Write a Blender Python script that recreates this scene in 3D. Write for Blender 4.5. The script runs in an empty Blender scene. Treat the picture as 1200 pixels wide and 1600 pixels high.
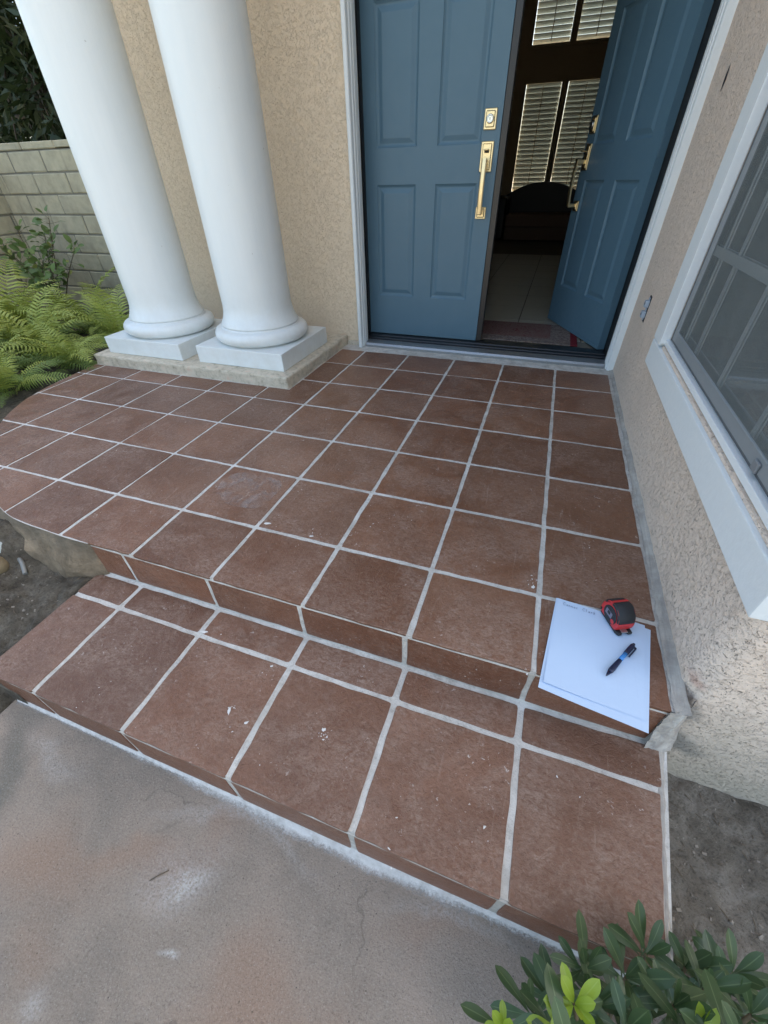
import bpy, bmesh, math, random
from mathutils import Vector, Matrix, noise

# ------------------------------------------------------------------ camera, sky, sun, exposure
scene = bpy.context.scene
rad = math.radians
COL = scene.collection

cam_data = bpy.data.cameras.new('camera')
cam = bpy.data.objects.new('camera', cam_data)
COL.objects.link(cam)
cam_data.sensor_fit = 'HORIZONTAL'
cam_data.sensor_width = 36.0
cam_data.lens = 634.25 / 1200 * 36.0
cam_data.clip_start = 0.02
cam_data.clip_end = 2000
_r = Vector((0.94331, 0.33143, -0.01806))
_d = Vector((0.19729, -0.60361, -0.77248))
_f = Vector((-0.26692, 0.72513, -0.63478))
_m = Matrix((_r, -_d, -_f)).transposed().to_4x4()
_m.translation = (-0.15731, -0.85386, 0.94019)
cam.matrix_world = _m
scene.camera = cam

SUN_EL, SUN_AZ = rad(58), rad(52)          # azimuth from +Y towards +X: behind the house, to the right
world = bpy.data.worlds.new('World')
scene.world = world
world.use_nodes = True
wn = world.node_tree
sky = wn.nodes.new('ShaderNodeTexSky')
sky.sky_type = 'NISHITA'
sky.sun_disc = False
sky.sun_elevation = SUN_EL
sky.sun_rotation = SUN_AZ
sky.air_density = 1.0
sky.dust_density = 4.0
sky.ozone_density = 2.0
bg = wn.nodes['Background']
bg.inputs['Strength'].default_value = 0.15
wn.links.new(sky.outputs[0], bg.inputs['Color'])

sun_d = bpy.data.lights.new('sun', 'SUN')
sun_d.energy = 3.0
sun_d.angle = rad(0.5)
sun_d.color = (1.0, 0.95, 0.88)
sun = bpy.data.objects.new('sun', sun_d)
COL.objects.link(sun)
_s = Vector((math.cos(SUN_EL) * math.sin(SUN_AZ), math.cos(SUN_EL) * math.cos(SUN_AZ), math.sin(SUN_EL)))
sun.rotation_euler = _s.to_track_quat('Z', 'Y').to_euler()
sun.location = _s * 30

vs = scene.view_settings
vs.view_transform = 'Standard'
vs.look = 'None'
vs.exposure = 2.05
vs.gamma = 1.0
vs.use_curve_mapping = False
vs.use_white_balance = True          # the camera's white balance in open shade
vs.white_balance_temperature = 7300
vs.white_balance_tint = 4.0
scene.cycles.use_denoising = True
scene.cycles.sample_clamp_indirect = 6.0
scene.cycles.max_bounces = 10
scene.cycles.transparent_max_bounces = 16

rnd = random.Random(11)


# ------------------------------------------------------------------ material helper
class G:
    def __init__(s, name):
        s.m = bpy.data.materials.new(name)
        s.m.use_nodes = True
        s.nt = s.m.node_tree
        s.b = s.nt.nodes['Principled BSDF']
        s.out = s.nt.nodes['Material Output']

    def n(s, typ, ins=None, out=0, **kw):
        nd = s.nt.nodes.new('ShaderNode' + typ)
        for k, v in kw.items():
            setattr(nd, k, v)
        for k, v in (ins or {}).items():
            s.set(nd.inputs[k], v)
        return nd.outputs[out]

    def set(s, sock, v):
        if isinstance(v, bpy.types.NodeSocket):
            s.nt.links.new(v, sock)
        elif isinstance(v, (tuple, list)) and len(v) == 3 and sock.type == 'RGBA':
            sock.default_value = (*v, 1)
        else:
            sock.default_value = v

    def co(s, rand=True, sc=(1, 1, 1)):
        v = s.n('TexCoord', out=3)
        if rand:
            r = s.n('ObjectInfo', out=5)
            off = s.n('VectorMath', {0: (37.0, 19.0, 53.0), 3: r}, operation='SCALE')
            v = s.n('VectorMath', {0: v, 1: off}, operation='ADD')
        if sc != (1, 1, 1):
            v = s.n('VectorMath', {0: v, 1: sc}, operation='MULTIPLY')
        return v

    def pos(s, sc=(1, 1, 1)):
        v = s.n('NewGeometry', out=0)
        if sc != (1, 1, 1):
            v = s.n('VectorMath', {0: v, 1: sc}, operation='MULTIPLY')
        return v

    def noise(s, v, scale, detail=4, rough=0.55, dist=0.0):
        return s.n('TexNoise', {'Vector': v, 'Scale': scale, 'Detail': detail, 'Roughness': rough, 'Distortion': dist})

    def ramp(s, f, stops, interp='LINEAR'):
        nd = s.nt.nodes.new('ShaderNodeValToRGB')
        nd.color_ramp.interpolation = interp
        e = nd.color_ramp.elements
        while len(e) < len(stops):
            e.new(0.5)
        for i, (p, c) in enumerate(stops):
            e[i].position = p
            e[i].color = (*c, 1) if isinstance(c, (tuple, list)) else (c, c, c, 1)
        s.set(nd.inputs[0], f)
        return nd.outputs[0]

    def mix(s, f, a, b, blend='MIX'):
        nd = s.nt.nodes.new('ShaderNodeMix')
        nd.data_type = 'RGBA'
        nd.blend_type = blend
        nd.clamp_factor = True
        s.set(nd.inputs[0], f)
        s.set(nd.inputs[6], a)
        s.set(nd.inputs[7], b)
        return nd.outputs[2]

    def math(s, op, a, b=0.0, c=None):
        ins = {0: a, 1: b}
        if c is not None:
            ins[2] = c
        return s.n('Math', ins, operation=op)

    def blob(s, c, r, soft=0.6, v=None, warp=0.25):
        """1 inside a soft, noise-edged ellipsoid at c with radii r"""
        v = v or s.pos()
        w = s.n('TexNoise', {'Vector': v, 'Scale': 1.2 / max(r), 'Detail': 6.0}, out=1)
        w = s.n('VectorMath', {0: w, 1: (0.5, 0.5, 0.5)}, operation='SUBTRACT')
        w = s.n('VectorMath', {0: w, 3: warp * max(r) * 4}, operation='SCALE')
        d = s.n('VectorMath', {0: v, 1: w}, operation='ADD')
        d = s.n('VectorMath', {0: d, 1: c}, operation='SUBTRACT')
        d = s.n('VectorMath', {0: d, 1: tuple(1 / x for x in r)}, operation='MULTIPLY')
        l = s.n('VectorMath', {0: d}, out=1, operation='LENGTH')
        return s.n('MapRange', {0: l, 1: 1.0, 2: 1.0 - soft, 3: 0.0, 4: 1.0}, interpolation_type='SMOOTHSTEP')

    def bump(s, h, strength=0.3, dist=0.01, normal=None):
        ins = {'Height': h, 'Strength': strength, 'Distance': dist}
        if normal is not None:
            ins['Normal'] = normal
        return s.n('Bump', ins)

    def fin(s, color=None, rough=0.6, normal=None, metal=0.0, spec=0.5, **kw):
        if color is not None:
            s.set(s.b.inputs['Base Color'], color)
        s.set(s.b.inputs['Roughness'], rough)
        s.set(s.b.inputs['Metallic'], metal)
        s.set(s.b.inputs['Specular IOR Level'], spec)
        if normal is not None:
            s.set(s.b.inputs['Normal'], normal)
        for k, v in kw.items():
            s.set(s.b.inputs[k], v)
        return s.m


def mat_tile(name, c1, c2, haze, hz):
    g = G(name)
    v = g.co()
    rv = g.n('ObjectInfo', out=5)
    a = g.noise(v, 5.5, 8, 0.66, 0.6)
    col = g.mix(g.ramp(a, [(0.34, 0.0), (0.66, 1.0)]), c1, c2)
    col = g.mix(g.math('MULTIPLY', rv, 0.9), col, (c1[0] * 0.66, c1[1] * 0.66, c1[2] * 0.66))
    r2 = g.math('FRACT', g.math('MULTIPLY', rv, 7.31))
    col = g.mix(g.math('MULTIPLY', g.ramp(r2, [(0.55, 0.0), (1.0, 1.0)]), 0.45), col, (c2[0] * 1.12, c2[1] * 1.22, c2[2] * 1.30))
    cl = g.noise(v, 3.2, 3, 0.5, 0.8)
    col = g.mix(g.ramp(cl, [(0.35, 0.45), (0.55, 0.0)]), col, (c1[0] * 0.62, c1[1] * 0.60, c1[2] * 0.58))
    # grout haze wiped over the surface, broken up by the clay's texture
    h1 = g.noise(v, 4.6, 10, 0.68, 1.1)
    h2 = g.noise(g.n('VectorMath', {0: v, 1: (1.0, 1.7, 1.0)}, operation='MULTIPLY'), 62.0, 6, 0.72, 1.2)
    hm = g.math('MULTIPLY', g.ramp(h1, [(0.40, 0.05), (0.66, 1.0)]), g.ramp(h2, [(0.38, 0.0), (0.62, 1.0)]))
    col = g.mix(g.math('MULTIPLY', hm, hz), col, haze)
    # clay grain
    f = g.noise(v, 120.0, 5, 0.75, 0.6)
    col = g.mix(g.ramp(f, [(0.32, 0.50), (0.48, 0.0)]), col, (c1[0] * 0.40, c1[1] * 0.38, c1[2] * 0.36))
    col = g.mix(g.ramp(g.noise(v, 105.0, 4, 0.7, 0.8), [(0.58, 0.0), (0.74, 0.42)]), col, haze)
    sp = g.math('MULTIPLY', g.ramp(g.noise(v, 85.0, 3, 0.6, 1.0), [(0.66, 0.0), (0.70, 1.0)]), g.ramp(g.noise(v, 7.0, 3), [(0.50, 0.0), (0.62, 1.0)]))
    col = g.mix(g.math('MULTIPLY', sp, 0.7), col, (0.60, 0.55, 0.50))
    # stray hair-thin wipe marks
    sc = g.n('TexNoise', {'Vector': g.n('VectorMath', {0: v, 1: (50.0, 5.0, 30.0)}, operation='MULTIPLY'), 'Scale': 1.0, 'Detail': 4.0, 'Distortion': 2.2})
    col = g.mix(g.ramp(sc, [(0.64, 0.0), (0.76, 0.32)]), col, haze)
    hh = g.math('ADD', g.math('MULTIPLY', g.noise(v, 30.0, 6, 0.7, 0.5), 1.0), g.math('MULTIPLY', f, 0.55))
    return g.fin(col, g.ramp(h1, [(0.3, 0.30), (0.7, 0.58)]), g.bump(hh, 0.85, 0.0050), spec=0.5)


def mat_stucco(name, c, pit, pitc, plates, dirt=False):
    g = G(name)
    v = g.pos()
    a = g.noise(v, 2.5, 5)
    col = g.mix(a, tuple(x * 0.90 for x in c), tuple(min(1, x * 1.07) for x in c))
    w = g.n('TexNoise', {'Vector': v, 'Scale': 45.0, 'Detail': 3.0}, out=1)
    w = g.n('VectorMath', {0: w, 3: 0.020}, operation='SCALE')
    vw = g.n('VectorMath', {0: v, 1: w}, operation='ADD')
    n1 = g.noise(vw, 60.0, 5, 0.66, 0.4)
    n2 = g.noise(vw, 150.0, 3, 0.6, 0.6)
    n3 = g.noise(v, 330.0, 3, 0.6)
    plate = g.ramp(n1, [(0.40, 0.0), (0.47, 0.55), (0.60, 0.85), (0.72, 1.0)])
    pits = g.ramp(n2, [(0.28, 1.0), (0.40, 0.0)])
    h = g.math('ADD', g.math('MULTIPLY', plate, plates), g.math('MULTIPLY', n3, 0.30))
    h = g.math('ADD', h, g.math('MULTIPLY', g.noise(v, 9.0, 3), 0.8))
    h = g.math('SUBTRACT', h, g.math('MULTIPLY', pits, pit))
    col = g.mix(g.math('MULTIPLY', pits, min(1.0, pit)), col, pitc)
    col = g.mix(g.ramp(n1, [(0.36, 0.14 * plates), (0.45, 0.0)]), col, tuple(x * 0.66 for x in c))
    if dirt:
        z = g.n('SeparateXYZ', {0: v}, out=2)
        dn = g.math('ADD', z, g.math('MULTIPLY', g.math('SUBTRACT', g.noise(v, 7.0, 5, 0.6), 0.5), 0.28))
        dm = g.n('MapRange', {0: dn, 1: 0.02, 2: -0.30, 3: 0.0, 4: 1.0})
        col = g.mix(g.math('MULTIPLY', dm, 0.7), col, (0.42, 0.39, 0.31))
        sm = g.blob((0.40, -0.2, -0.19), (0.11, 0.2, 0.05), 0.8, v)
        col = g.mix(g.math('MULTIPLY', sm, 0.7), col, (0.17, 0.18, 0.17))
        sm = g.blob((0.36, -0.2, -0.05), (0.05, 0.2, 0.06), 0.8, v)
        col = g.mix(g.math('MULTIPLY', sm, 0.6), col, (0.24, 0.23, 0.21))
        rs = g.blob((0.335, -0.19, 0.05), (0.03, 0.05, 0.03), 0.8, v)
        col = g.mix(g.math('MULTIPLY', rs, 0.6), col, (0.55, 0.30, 0.22))
    return g.fin(col, 0.92, g.bump(h, 1.0, 0.0055), spec=0.2)


def simple(name, c, rough=0.5, metal=0.0, spec=0.5, nscale=40, nstr=0.0, var=0.06, bdist=0.002):
    g = G(name)
    v = g.co(False)
    a = g.noise(v, nscale, 5, 0.6)
    col = g.mix(a, tuple(x * (1 - var) for x in c), tuple(min(1, x * (1 + var)) for x in c))
    nrm = g.bump(a, nstr, bdist) if nstr else None
    return g.fin(col, rough, nrm, metal, spec)


MT = {}
MT['tile'] = mat_tile('terracotta_tile', (0.190, 0.073, 0.034), (0.245, 0.110, 0.060), (0.40, 0.295, 0.235), 0.62)
MT['tile_tread'] = mat_tile('terracotta_tread_tile', (0.178, 0.076, 0.040), (0.230, 0.110, 0.066), (0.38, 0.285, 0.228), 0.64)
MT['tile_riser'] = mat_tile('terracotta_riser_tile', (0.185, 0.068, 0.033), (0.225, 0.092, 0.050), (0.42, 0.30, 0.235), 0.34)
MT['tile_edge'] = None
MT['stucco'] = mat_stucco('tan_stucco', (0.85, 0.68, 0.50), 0.38, (0.60, 0.47, 0.34), 0.55)  # same paint as the side wall, base lifted against its deeper shade
MT['stucco2'] = mat_stucco('tan_stucco_speckled', (0.80, 0.655, 0.54), 0.9, (0.36, 0.29, 0.24), 0.50, True)  # same paint as the front wall, base toned for this wall's light
MT['white'] = simple('white_paint', (0.78, 0.80, 0.80), 0.42, nscale=25, nstr=0.12, var=0.03)
MT['white_rough'] = simple('white_trim_paint', (0.74, 0.77, 0.77), 0.55, nscale=60, nstr=0.35, var=0.05, bdist=0.003)
MT['frame_grey'] = simple('grey_vinyl', (0.20, 0.21, 0.22), 0.5)
MT['dark'] = simple('dark_weatherstrip', (0.012, 0.012, 0.013), 0.5)
MT['sill_black'] = simple('bronze_black_sill', (0.020, 0.021, 0.024), 0.35, 0.3, nscale=90, nstr=0.1)
MT['alu'] = simple('weathered_aluminium', (0.33, 0.34, 0.35), 0.42, 0.75, nscale=120, nstr=0.25, var=0.25)
MT['brass'] = simple('satin_brass', (0.78, 0.63, 0.38), 0.36, 1.0, nscale=200, nstr=0.04)
MT['nickel'] = simple('satin_nickel', (0.74, 0.73, 0.68), 0.3, 1.0, nscale=200)
MT['keyhole'] = simple('lock_shadow_black', (0.01, 0.01, 0.01), 0.5)
MT['astragal'] = simple('dark_bronze_edge', (0.030, 0.027, 0.026), 0.35, 0.2)


def mk_door():
    g = G('blue_door_paint')
    v = g.co(False)
    n = g.noise(v, 7, 4)
    col = g.mix(n, (0.080, 0.155, 0.208), (0.096, 0.176, 0.232))
    wg = g.n('VectorMath', {0: v, 1: (260.0, 60.0, 9.0)}, operation='MULTIPLY')
    gr = g.noise(wg, 1.0, 4, 0.6, 0.3)
    fine = g.noise(v, 420, 2)
    return g.fin(col, g.ramp(g.noise(v, 30, 4), [(0.3, 0.36), (0.7, 0.50)]), g.bump(g.math('ADD', gr, g.math('MULTIPLY', fine, 0.5)), 0.35, 0.0012), spec=0.4)


MT['door'] = mk_door()


def mk_column():
    g = G('column_white_paint')
    v = g.pos()
    z = g.n('SeparateXYZ', {0: v}, out=2)
    st = g.noise(g.n('VectorMath', {0: v, 1: (14.0, 14.0, 1.4)}, operation='MULTIPLY'), 1.0, 6, 0.65, 0.3)
    col = g.mix(g.ramp(st, [(0.3, 0.0), (0.7, 1.0)]), (0.725, 0.755, 0.745), (0.765, 0.79, 0.778))
    dm = g.math('MULTIPLY', g.n('MapRange', {0: z, 1: 0.55, 2: 0.16, 3: 0.0, 4: 0.35}), g.ramp(g.noise(v, 11, 8, 0.75), [(0.40, 0.0), (0.65, 1.0)]))
    col = g.mix(dm, col, (0.60, 0.58, 0.52))
    sp = g.ramp(g.noise(v, 40, 2), [(0.77, 0.0), (0.79, 0.5)])
    col = g.mix(sp, col, (0.35, 0.33, 0.30))
    h = g.math('ADD', g.math('ADD', g.noise(v, 6, 4), g.math('MULTIPLY', st, 0.5)), g.math('MULTIPLY', g.noise(v, 120, 3), 0.25))
    return g.fin(col, g.ramp(st, [(0.3, 0.28), (0.7, 0.44)]), g.bump(h, 0.3, 0.006), spec=0.45)


MT['column'] = mk_column()


def mk_grout():
    g = G('grey_grout')
    v = g.pos()
    n = g.noise(v, 14, 6, 0.65)
    x = g.n('SeparateXYZ', {0: v}, out=0)
    col = g.ramp(n, [(0.28, (0.40, 0.375, 0.335)), (0.50, (0.60, 0.575, 0.53)), (0.72, (0.72, 0.695, 0.65))])
    col = g.mix(g.n('MapRange', {0: x, 1: -0.9, 2: -1.6, 3: 0.0, 4: 0.45}), col, (0.70, 0.68, 0.65))
    col = g.mix(g.ramp(g.noise(v, 5.0, 4), [(0.40, 0.3), (0.55, 0.0)]), col, (0.38, 0.34, 0.29))
    col = g.mix(g.ramp(g.noise(v, 60, 6, 0.8), [(0.36, 0.4), (0.48, 0.0)]), col, (0.26, 0.22, 0.18))
    return g.fin(col, 0.88, g.bump(g.noise(v, 110, 6, 0.75), 0.9, 0.004), spec=0.2)


def mk_concrete():
    g = G('brown_slab_concrete')
    v = g.pos()
    n = g.noise(v, 9, 7, 0.65)
    col = g.ramp(n, [(0.28, (0.115, 0.088, 0.060)), (0.5, (0.255, 0.200, 0.140)), (0.70, (0.42, 0.325, 0.225))])
    z = g.n('SeparateXYZ', {0: v}, out=2)
    gr = g.n('MapRange', {0: g.math('ADD', z, g.math('MULTIPLY', g.noise(v, 20, 4), 0.06)), 1: -0.06, 2: 0.05, 3: 0.0, 4: 0.6})
    col = g.mix(gr, col, (0.19, 0.172, 0.14))
    h = g.math('ADD', g.noise(v, 32, 8, 0.75), g.math('MULTIPLY', g.noise(v, 170, 4), 0.35))
    return g.fin(col, 0.95, g.bump(h, 1.0, 0.022), spec=0.15)


def mk_slab():
    g = G('rough_pinkish_stone')
    v = g.pos()
    n = g.noise(v, 30, 7, 0.7)
    col = g.ramp(n, [(0.28, (0.36, 0.30, 0.22)), (0.43, (0.60, 0.52, 0.40)), (0.57, (0.72, 0.63, 0.50)), (0.72, (0.72, 0.50, 0.37))])
    h = g.math('ADD', g.noise(v, 55, 7, 0.75), g.math('MULTIPLY', g.noise(v, 12, 4), 0.6))
    return g.fin(col, 0.95, g.bump(h, 1.0, 0.012), spec=0.15)


def mk_walk():
    g = G('walkway_concrete')
    v = g.pos()
    n = g.noise(v, 3.4, 9, 0.72, 0.4)
    col = g.ramp(n, [(0.30, (0.215, 0.184, 0.153)), (0.50, (0.285, 0.236, 0.192)), (0.70, (0.340, 0.272, 0.219))])
    for c, r, k in (((-1.05, -0.80, -0.335), (0.30, 0.12, 1), 0.75), ((-0.40, -0.93, -0.335), (0.14, 0.20, 1), 0.8), ((-0.80, -0.76, -0.335), (0.22, 0.05, 1), 0.6), ((-0.20, -0.74, -0.335), (0.18, 0.05, 1), 0.45), ((-0.95, -0.95, -0.335), (0.12, 0.10, 1), 0.45)):
        col = g.mix(g.math('MULTIPLY', g.blob(c, r, 0.9, v), k), col, (0.30, 0.205, 0.150))
    for c, r, k in (((-0.685, -0.812, -0.335), (0.055, 0.035, 1), 0.75), ((-0.70, -0.815, -0.335), (0.13, 0.085, 1), 0.45), ((-0.606, -0.918, -0.335), (0.038, 0.014, 1), 0.9), ((-0.62, -0.715, -0.335), (0.30, 0.022, 1), 0.5), ((-0.10, -0.705, -0.335), (0.25, 0.025, 1), 0.4), ((-0.86, -1.06, -0.335), (0.06, 0.05, 1), 0.5), ((-1.25, -0.71, -0.335), (0.25, 0.03, 1), 0.35)):
        m = g.math('MULTIPLY', g.blob(c, r, 0.95, v, 0.13), k)
        m = g.math('MULTIPLY', m, g.ramp(g.noise(v, 150, 6, 0.8), [(0.40, 0.10), (0.60, 1.0)]))
        col = g.mix(m, col, (0.52, 0.51, 0.49))
    dk = g.blob((-1.42, -0.76, -0.335), (0.14, 0.09, 1), 0.8, v)
    col = g.mix(g.math('MULTIPLY', dk, 0.6), col, (0.11, 0.115, 0.10))
    sp = g.noise(v, 170, 6, 0.85)
    col = g.mix(g.ramp(sp, [(0.34, 0.6), (0.47, 0.0)]), col, (0.075, 0.066, 0.057))
    col = g.mix(g.ramp(sp, [(0.54, 0.0), (0.68, 0.42)]), col, (0.50, 0.46, 0.41))
    vo = g.n('TexVoronoi', {'Vector': v, 'Scale': 95.0, 'Randomness': 1.0}, out=0)
    pm = g.math('MULTIPLY', g.ramp(vo, [(0.10, 1.0), (0.16, 0.0)]), g.ramp(g.noise(v, 40, 2), [(0.55, 0.0), (0.62, 0.8)]))
    col = g.mix(pm, col, (0.05, 0.045, 0.04))
    ck = g.n('TexVoronoi', {'Vector': g.n('VectorMath', {0: v, 1: g.n('VectorMath', {0: g.n('TexNoise', {'Vector': v, 'Scale': 5.0, 'Detail': 6.0}, out=1), 3: 0.35}, operation='SCALE')}, operation='ADD'), 'Scale': 1.5}, out=0, feature='DISTANCE_TO_EDGE')
    cm = g.math('MULTIPLY', g.ramp(ck, [(0.0015, 1.0), (0.005, 0.0)]), g.ramp(g.noise(v, 3.0, 3), [(0.50, 0.0), (0.60, 0.45)]))
    col = g.mix(cm, col, (0.08, 0.07, 0.06))
    col = g.mix(g.ramp(g.noise(v, 420, 2), [(0.64, 0.0), (0.75, 0.55)]), col, (0.5, 0.48, 0.46))
    h = g.math('ADD', g.noise(v, 260, 4, 0.7), g.math('MULTIPLY', g.noise(v, 22, 5), 0.5))
    return g.fin(col, 0.9, g.bump(h, 0.9, 0.004), spec=0.25)


def mk_soil(name, a, b, c):
    g = G(name)
    v = g.pos()
    n = g.noise(v, 16, 8, 0.7)
    col = g.ramp(n, [(0.28, a), (0.5, b), (0.74, c)])
    f = g.noise(v, 140, 5, 0.7)
    col = g.mix(g.ramp(f, [(0.30, 0.6), (0.5, 0.0)]), col, tuple(x * 0.4 for x in a))
    col = g.mix(g.ramp(g.noise(v, 90, 2), [(0.69, 0.0), (0.74, 0.6)]), col, (0.34, 0.31, 0.27))
    h = g.math('ADD', n, g.math('MULTIPLY', f, 0.5))
    return g.fin(col, 0.97, g.bump(h, 1.0, 0.014), spec=0.1)


MT['grout'] = mk_grout()
MT['concrete'] = mk_concrete()
MT['slab'] = mk_slab()
MT['walk'] = mk_walk()
MT['soil'] = mk_soil('dry_grey_soil', (0.105, 0.092, 0.074), (0.190, 0.170, 0.142), (0.29, 0.262, 0.225))
MT['soil_dark'] = mk_soil('dark_bed_soil', (0.045, 0.038, 0.030), (0.110, 0.095, 0.075), (0.21, 0.185, 0.15))
MT['ground'] = mk_soil('pale_yard_ground', (0.32, 0.29, 0.24), (0.40, 0.37, 0.31), (0.48, 0.44, 0.37))
MT['mortar'] = simple('pale_mortar', (0.50, 0.485, 0.455), 0.92, nscale=55, nstr=0.6, var=0.22, spec=0.15, bdist=0.004)


def mk_fillet():
    g = G('grey_mortar_fillet')
    v = g.pos()
    st = g.noise(g.n('VectorMath', {0: v, 1: (60.0, 6.0, 60.0)}, operation='MULTIPLY'), 1.0, 6, 0.65, 0.6)
    bl = g.noise(v, 11, 7, 0.7)
    col = g.ramp(bl, [(0.30, (0.27, 0.245, 0.215)), (0.52, (0.43, 0.40, 0.355)), (0.72, (0.56, 0.53, 0.48))])
    col = g.mix(g.ramp(st, [(0.35, 0.55), (0.60, 0.0)]), col, (0.22, 0.20, 0.19))
    h = g.math('ADD', st, g.math('MULTIPLY', g.noise(v, 130, 5, 0.7), 0.5))
    return g.fin(col, 0.85, g.bump(h, 0.8, 0.004), spec=0.25)


MT['fillet'] = mk_fillet()
MT['splash'] = simple('dried_grout_splash', (0.66, 0.64, 0.61), 0.9, nscale=300, nstr=0.4, var=0.12, spec=0.15)


def mk_block():
    g = G('slump_block')
    v = g.co()
    rv = g.n('ObjectInfo', out=5)
    col = g.ramp(g.noise(v, 8, 6, 0.65), [(0.3, (0.33, 0.30, 0.215)), (0.55, (0.46, 0.415, 0.295)), (0.8, (0.55, 0.495, 0.355))])
    col = g.mix(g.math('MULTIPLY', rv, 0.4), col, (0.38, 0.345, 0.26))
    wp = g.pos()
    st = g.noise(g.n('VectorMath', {0: wp, 1: (9.0, 9.0, 1.2)}, operation='MULTIPLY'), 1.0, 5, 0.6)
    col = g.mix(g.ramp(st, [(0.56, 0.0), (0.72, 0.5)]), col, (0.15, 0.145, 0.12))
    h = g.math('ADD', g.noise(v, 30, 5), g.math('MULTIPLY', g.noise(v, 160, 4), 0.4))
    return g.fin(col, 0.95, g.bump(h, 0.6, 0.008), spec=0.15)


MT['block'] = mk_block()
MT['joint'] = simple('block_mortar', (0.20, 0.19, 0.155), 0.95, nscale=60, nstr=0.6, var=0.2, spec=0.1, bdist=0.005)


def mk_leaf(name, c1, c2, rough=0.45, trans=0.25, spec=0.45, vein=None):
    g = G(name)
    v = g.co()
    rv = g.n('ObjectInfo', out=5)
    col = g.mix(g.noise(v, 9, 4), c1, c2)
    col = g.mix(g.math('MULTIPLY', rv, 0.5), col, tuple(x * 0.65 for x in c1))
    if vein:
        uv = g.n('UVMap')
        x = g.n('SeparateXYZ', {0: uv}, out=0)
        m = g.math('ABSOLUTE', g.math('SUBTRACT', x, 0.5))
        vm = g.n('MapRange', {0: m, 1: 0.05, 2: 0.015, 3: 0.0, 4: 0.45})
        col = g.mix(vm, col, vein)
    g.fin(col, rough, g.bump(g.noise(v, 120, 3), 0.2, 0.001), spec=spec)
    if trans:
        t = g.n('BsdfTranslucent', {'Color': col})
        ms = g.n('MixShader', {0: trans, 1: g.b.outputs[0], 2: t})
        g.nt.links.new(ms, g.out.inputs[0])
    return g.m


MT['fern'] = mk_leaf('fern_green', (0.33, 0.40, 0.075), (0.52, 0.56, 0.16), 0.5, 0.3)
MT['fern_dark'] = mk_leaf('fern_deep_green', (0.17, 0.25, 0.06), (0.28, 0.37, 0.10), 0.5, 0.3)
MT['fern_dry'] = mk_leaf('fern_dry', (0.18, 0.12, 0.05), (0.26, 0.17, 0.075), 0.7, 0.2)
MT['rose'] = mk_leaf('rose_leaf_green', (0.12, 0.19, 0.06), (0.20, 0.28, 0.09), 0.5, 0.25)
MT['rose_y'] = mk_leaf('rose_leaf_yellow', (0.33, 0.36, 0.09), (0.42, 0.44, 0.15), 0.5, 0.3)
MT['pitto'] = mk_leaf('shrub_leaf_green', (0.034, 0.072, 0.027), (0.078, 0.130, 0.048), 0.36, 0.15, 0.5, (0.20, 0.27, 0.13))
MT['pitto_new'] = mk_leaf('shrub_leaf_new_green', (0.22, 0.34, 0.030), (0.36, 0.46, 0.06), 0.36, 0.3, 0.5, (0.34, 0.46, 0.12))
MT['tree_leaf'] = mk_leaf('tree_leaf_dark', (0.020, 0.036, 0.012), (0.045, 0.072, 0.020), 0.5, 0.15)
MT['bark'] = simple('bark', (0.10, 0.085, 0.07), 0.95, nscale=18, nstr=0.9, var=0.4, spec=0.1, bdist=0.02)
MT['stem'] = simple('woody_stem', (0.11, 0.09, 0.055), 0.85, nscale=60, nstr=0.4, var=0.3, spec=0.2)
MT['shading_roof'] = simple('roof_covering', (0.30, 0.18, 0.13), 0.9, nscale=4, var=0.2)
MT['soffit'] = simple('soffit_paint', (0.60, 0.55, 0.46), 0.8, nscale=6, var=0.05)
MT['inwall'] = simple('interior_wall_paint', (0.42, 0.36, 0.27), 0.8, nscale=5, var=0.05)
MT['intile'] = simple('interior_floor_tile', (0.27, 0.245, 0.195), 0.35, nscale=6, var=0.12)
MT['ingrout'] = simple('interior_grout', (0.16, 0.14, 0.11), 0.9)
MT['shutter'] = simple('grey_white_shutter_paint', (0.44, 0.48, 0.46), 0.5)
MT['sofa'] = simple('black_leather', (0.012, 0.011, 0.011), 0.45, nscale=60, nstr=0.3)
MT['cushion'] = simple('dusty_brown_cushion', (0.26, 0.165, 0.125), 0.9, nscale=80, nstr=0.4)
MT['red'] = simple('red_plastic', (0.55, 0.028, 0.030), 0.42, nscale=150, nstr=0.05)
MT['rubber'] = simple('black_rubber', (0.014, 0.016, 0.019), 0.6, nscale=220, nstr=0.25)
MT['steel'] = simple('steel', (0.45, 0.45, 0.46), 0.35, 0.9)
MT['tape_label'] = simple('purple_grey_label', (0.16, 0.15, 0.20), 0.4)
MT['pen_navy'] = simple('navy_pen_plastic', (0.008, 0.014, 0.045), 0.35)
MT['pen_blue'] = simple('blue_pen_barrel', (0.035, 0.21, 0.52), 0.25)
MT['pencil'] = simple('pencil_grey', (0.16, 0.19, 0.30), 0.8)
MT['outlet'] = simple('blue_grey_plastic', (0.36, 0.42, 0.50), 0.4, nscale=60, var=0.15)
MT['hole'] = simple('box_dark', (0.02, 0.02, 0.024), 0.8)
MT['rock_pale'] = simple('pale_rock', (0.40, 0.43, 0.41), 0.85, nscale=25, nstr=0.8, var=0.25, bdist=0.01)
MT['rock_brown'] = simple('brown_rock', (0.19, 0.145, 0.085), 0.9, nscale=18, nstr=0.8, var=0.4, bdist=0.01)
MT['pipe'] = simple('grey_pipe', (0.20, 0.20, 0.19), 0.5)
MT['litter'] = simple('dry_litter', (0.13, 0.10, 0.07), 0.95, nscale=30, var=0.5)
MT['litter2'] = simple('pale_chips', (0.24, 0.21, 0.175), 0.95, nscale=30, var=0.3)


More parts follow.
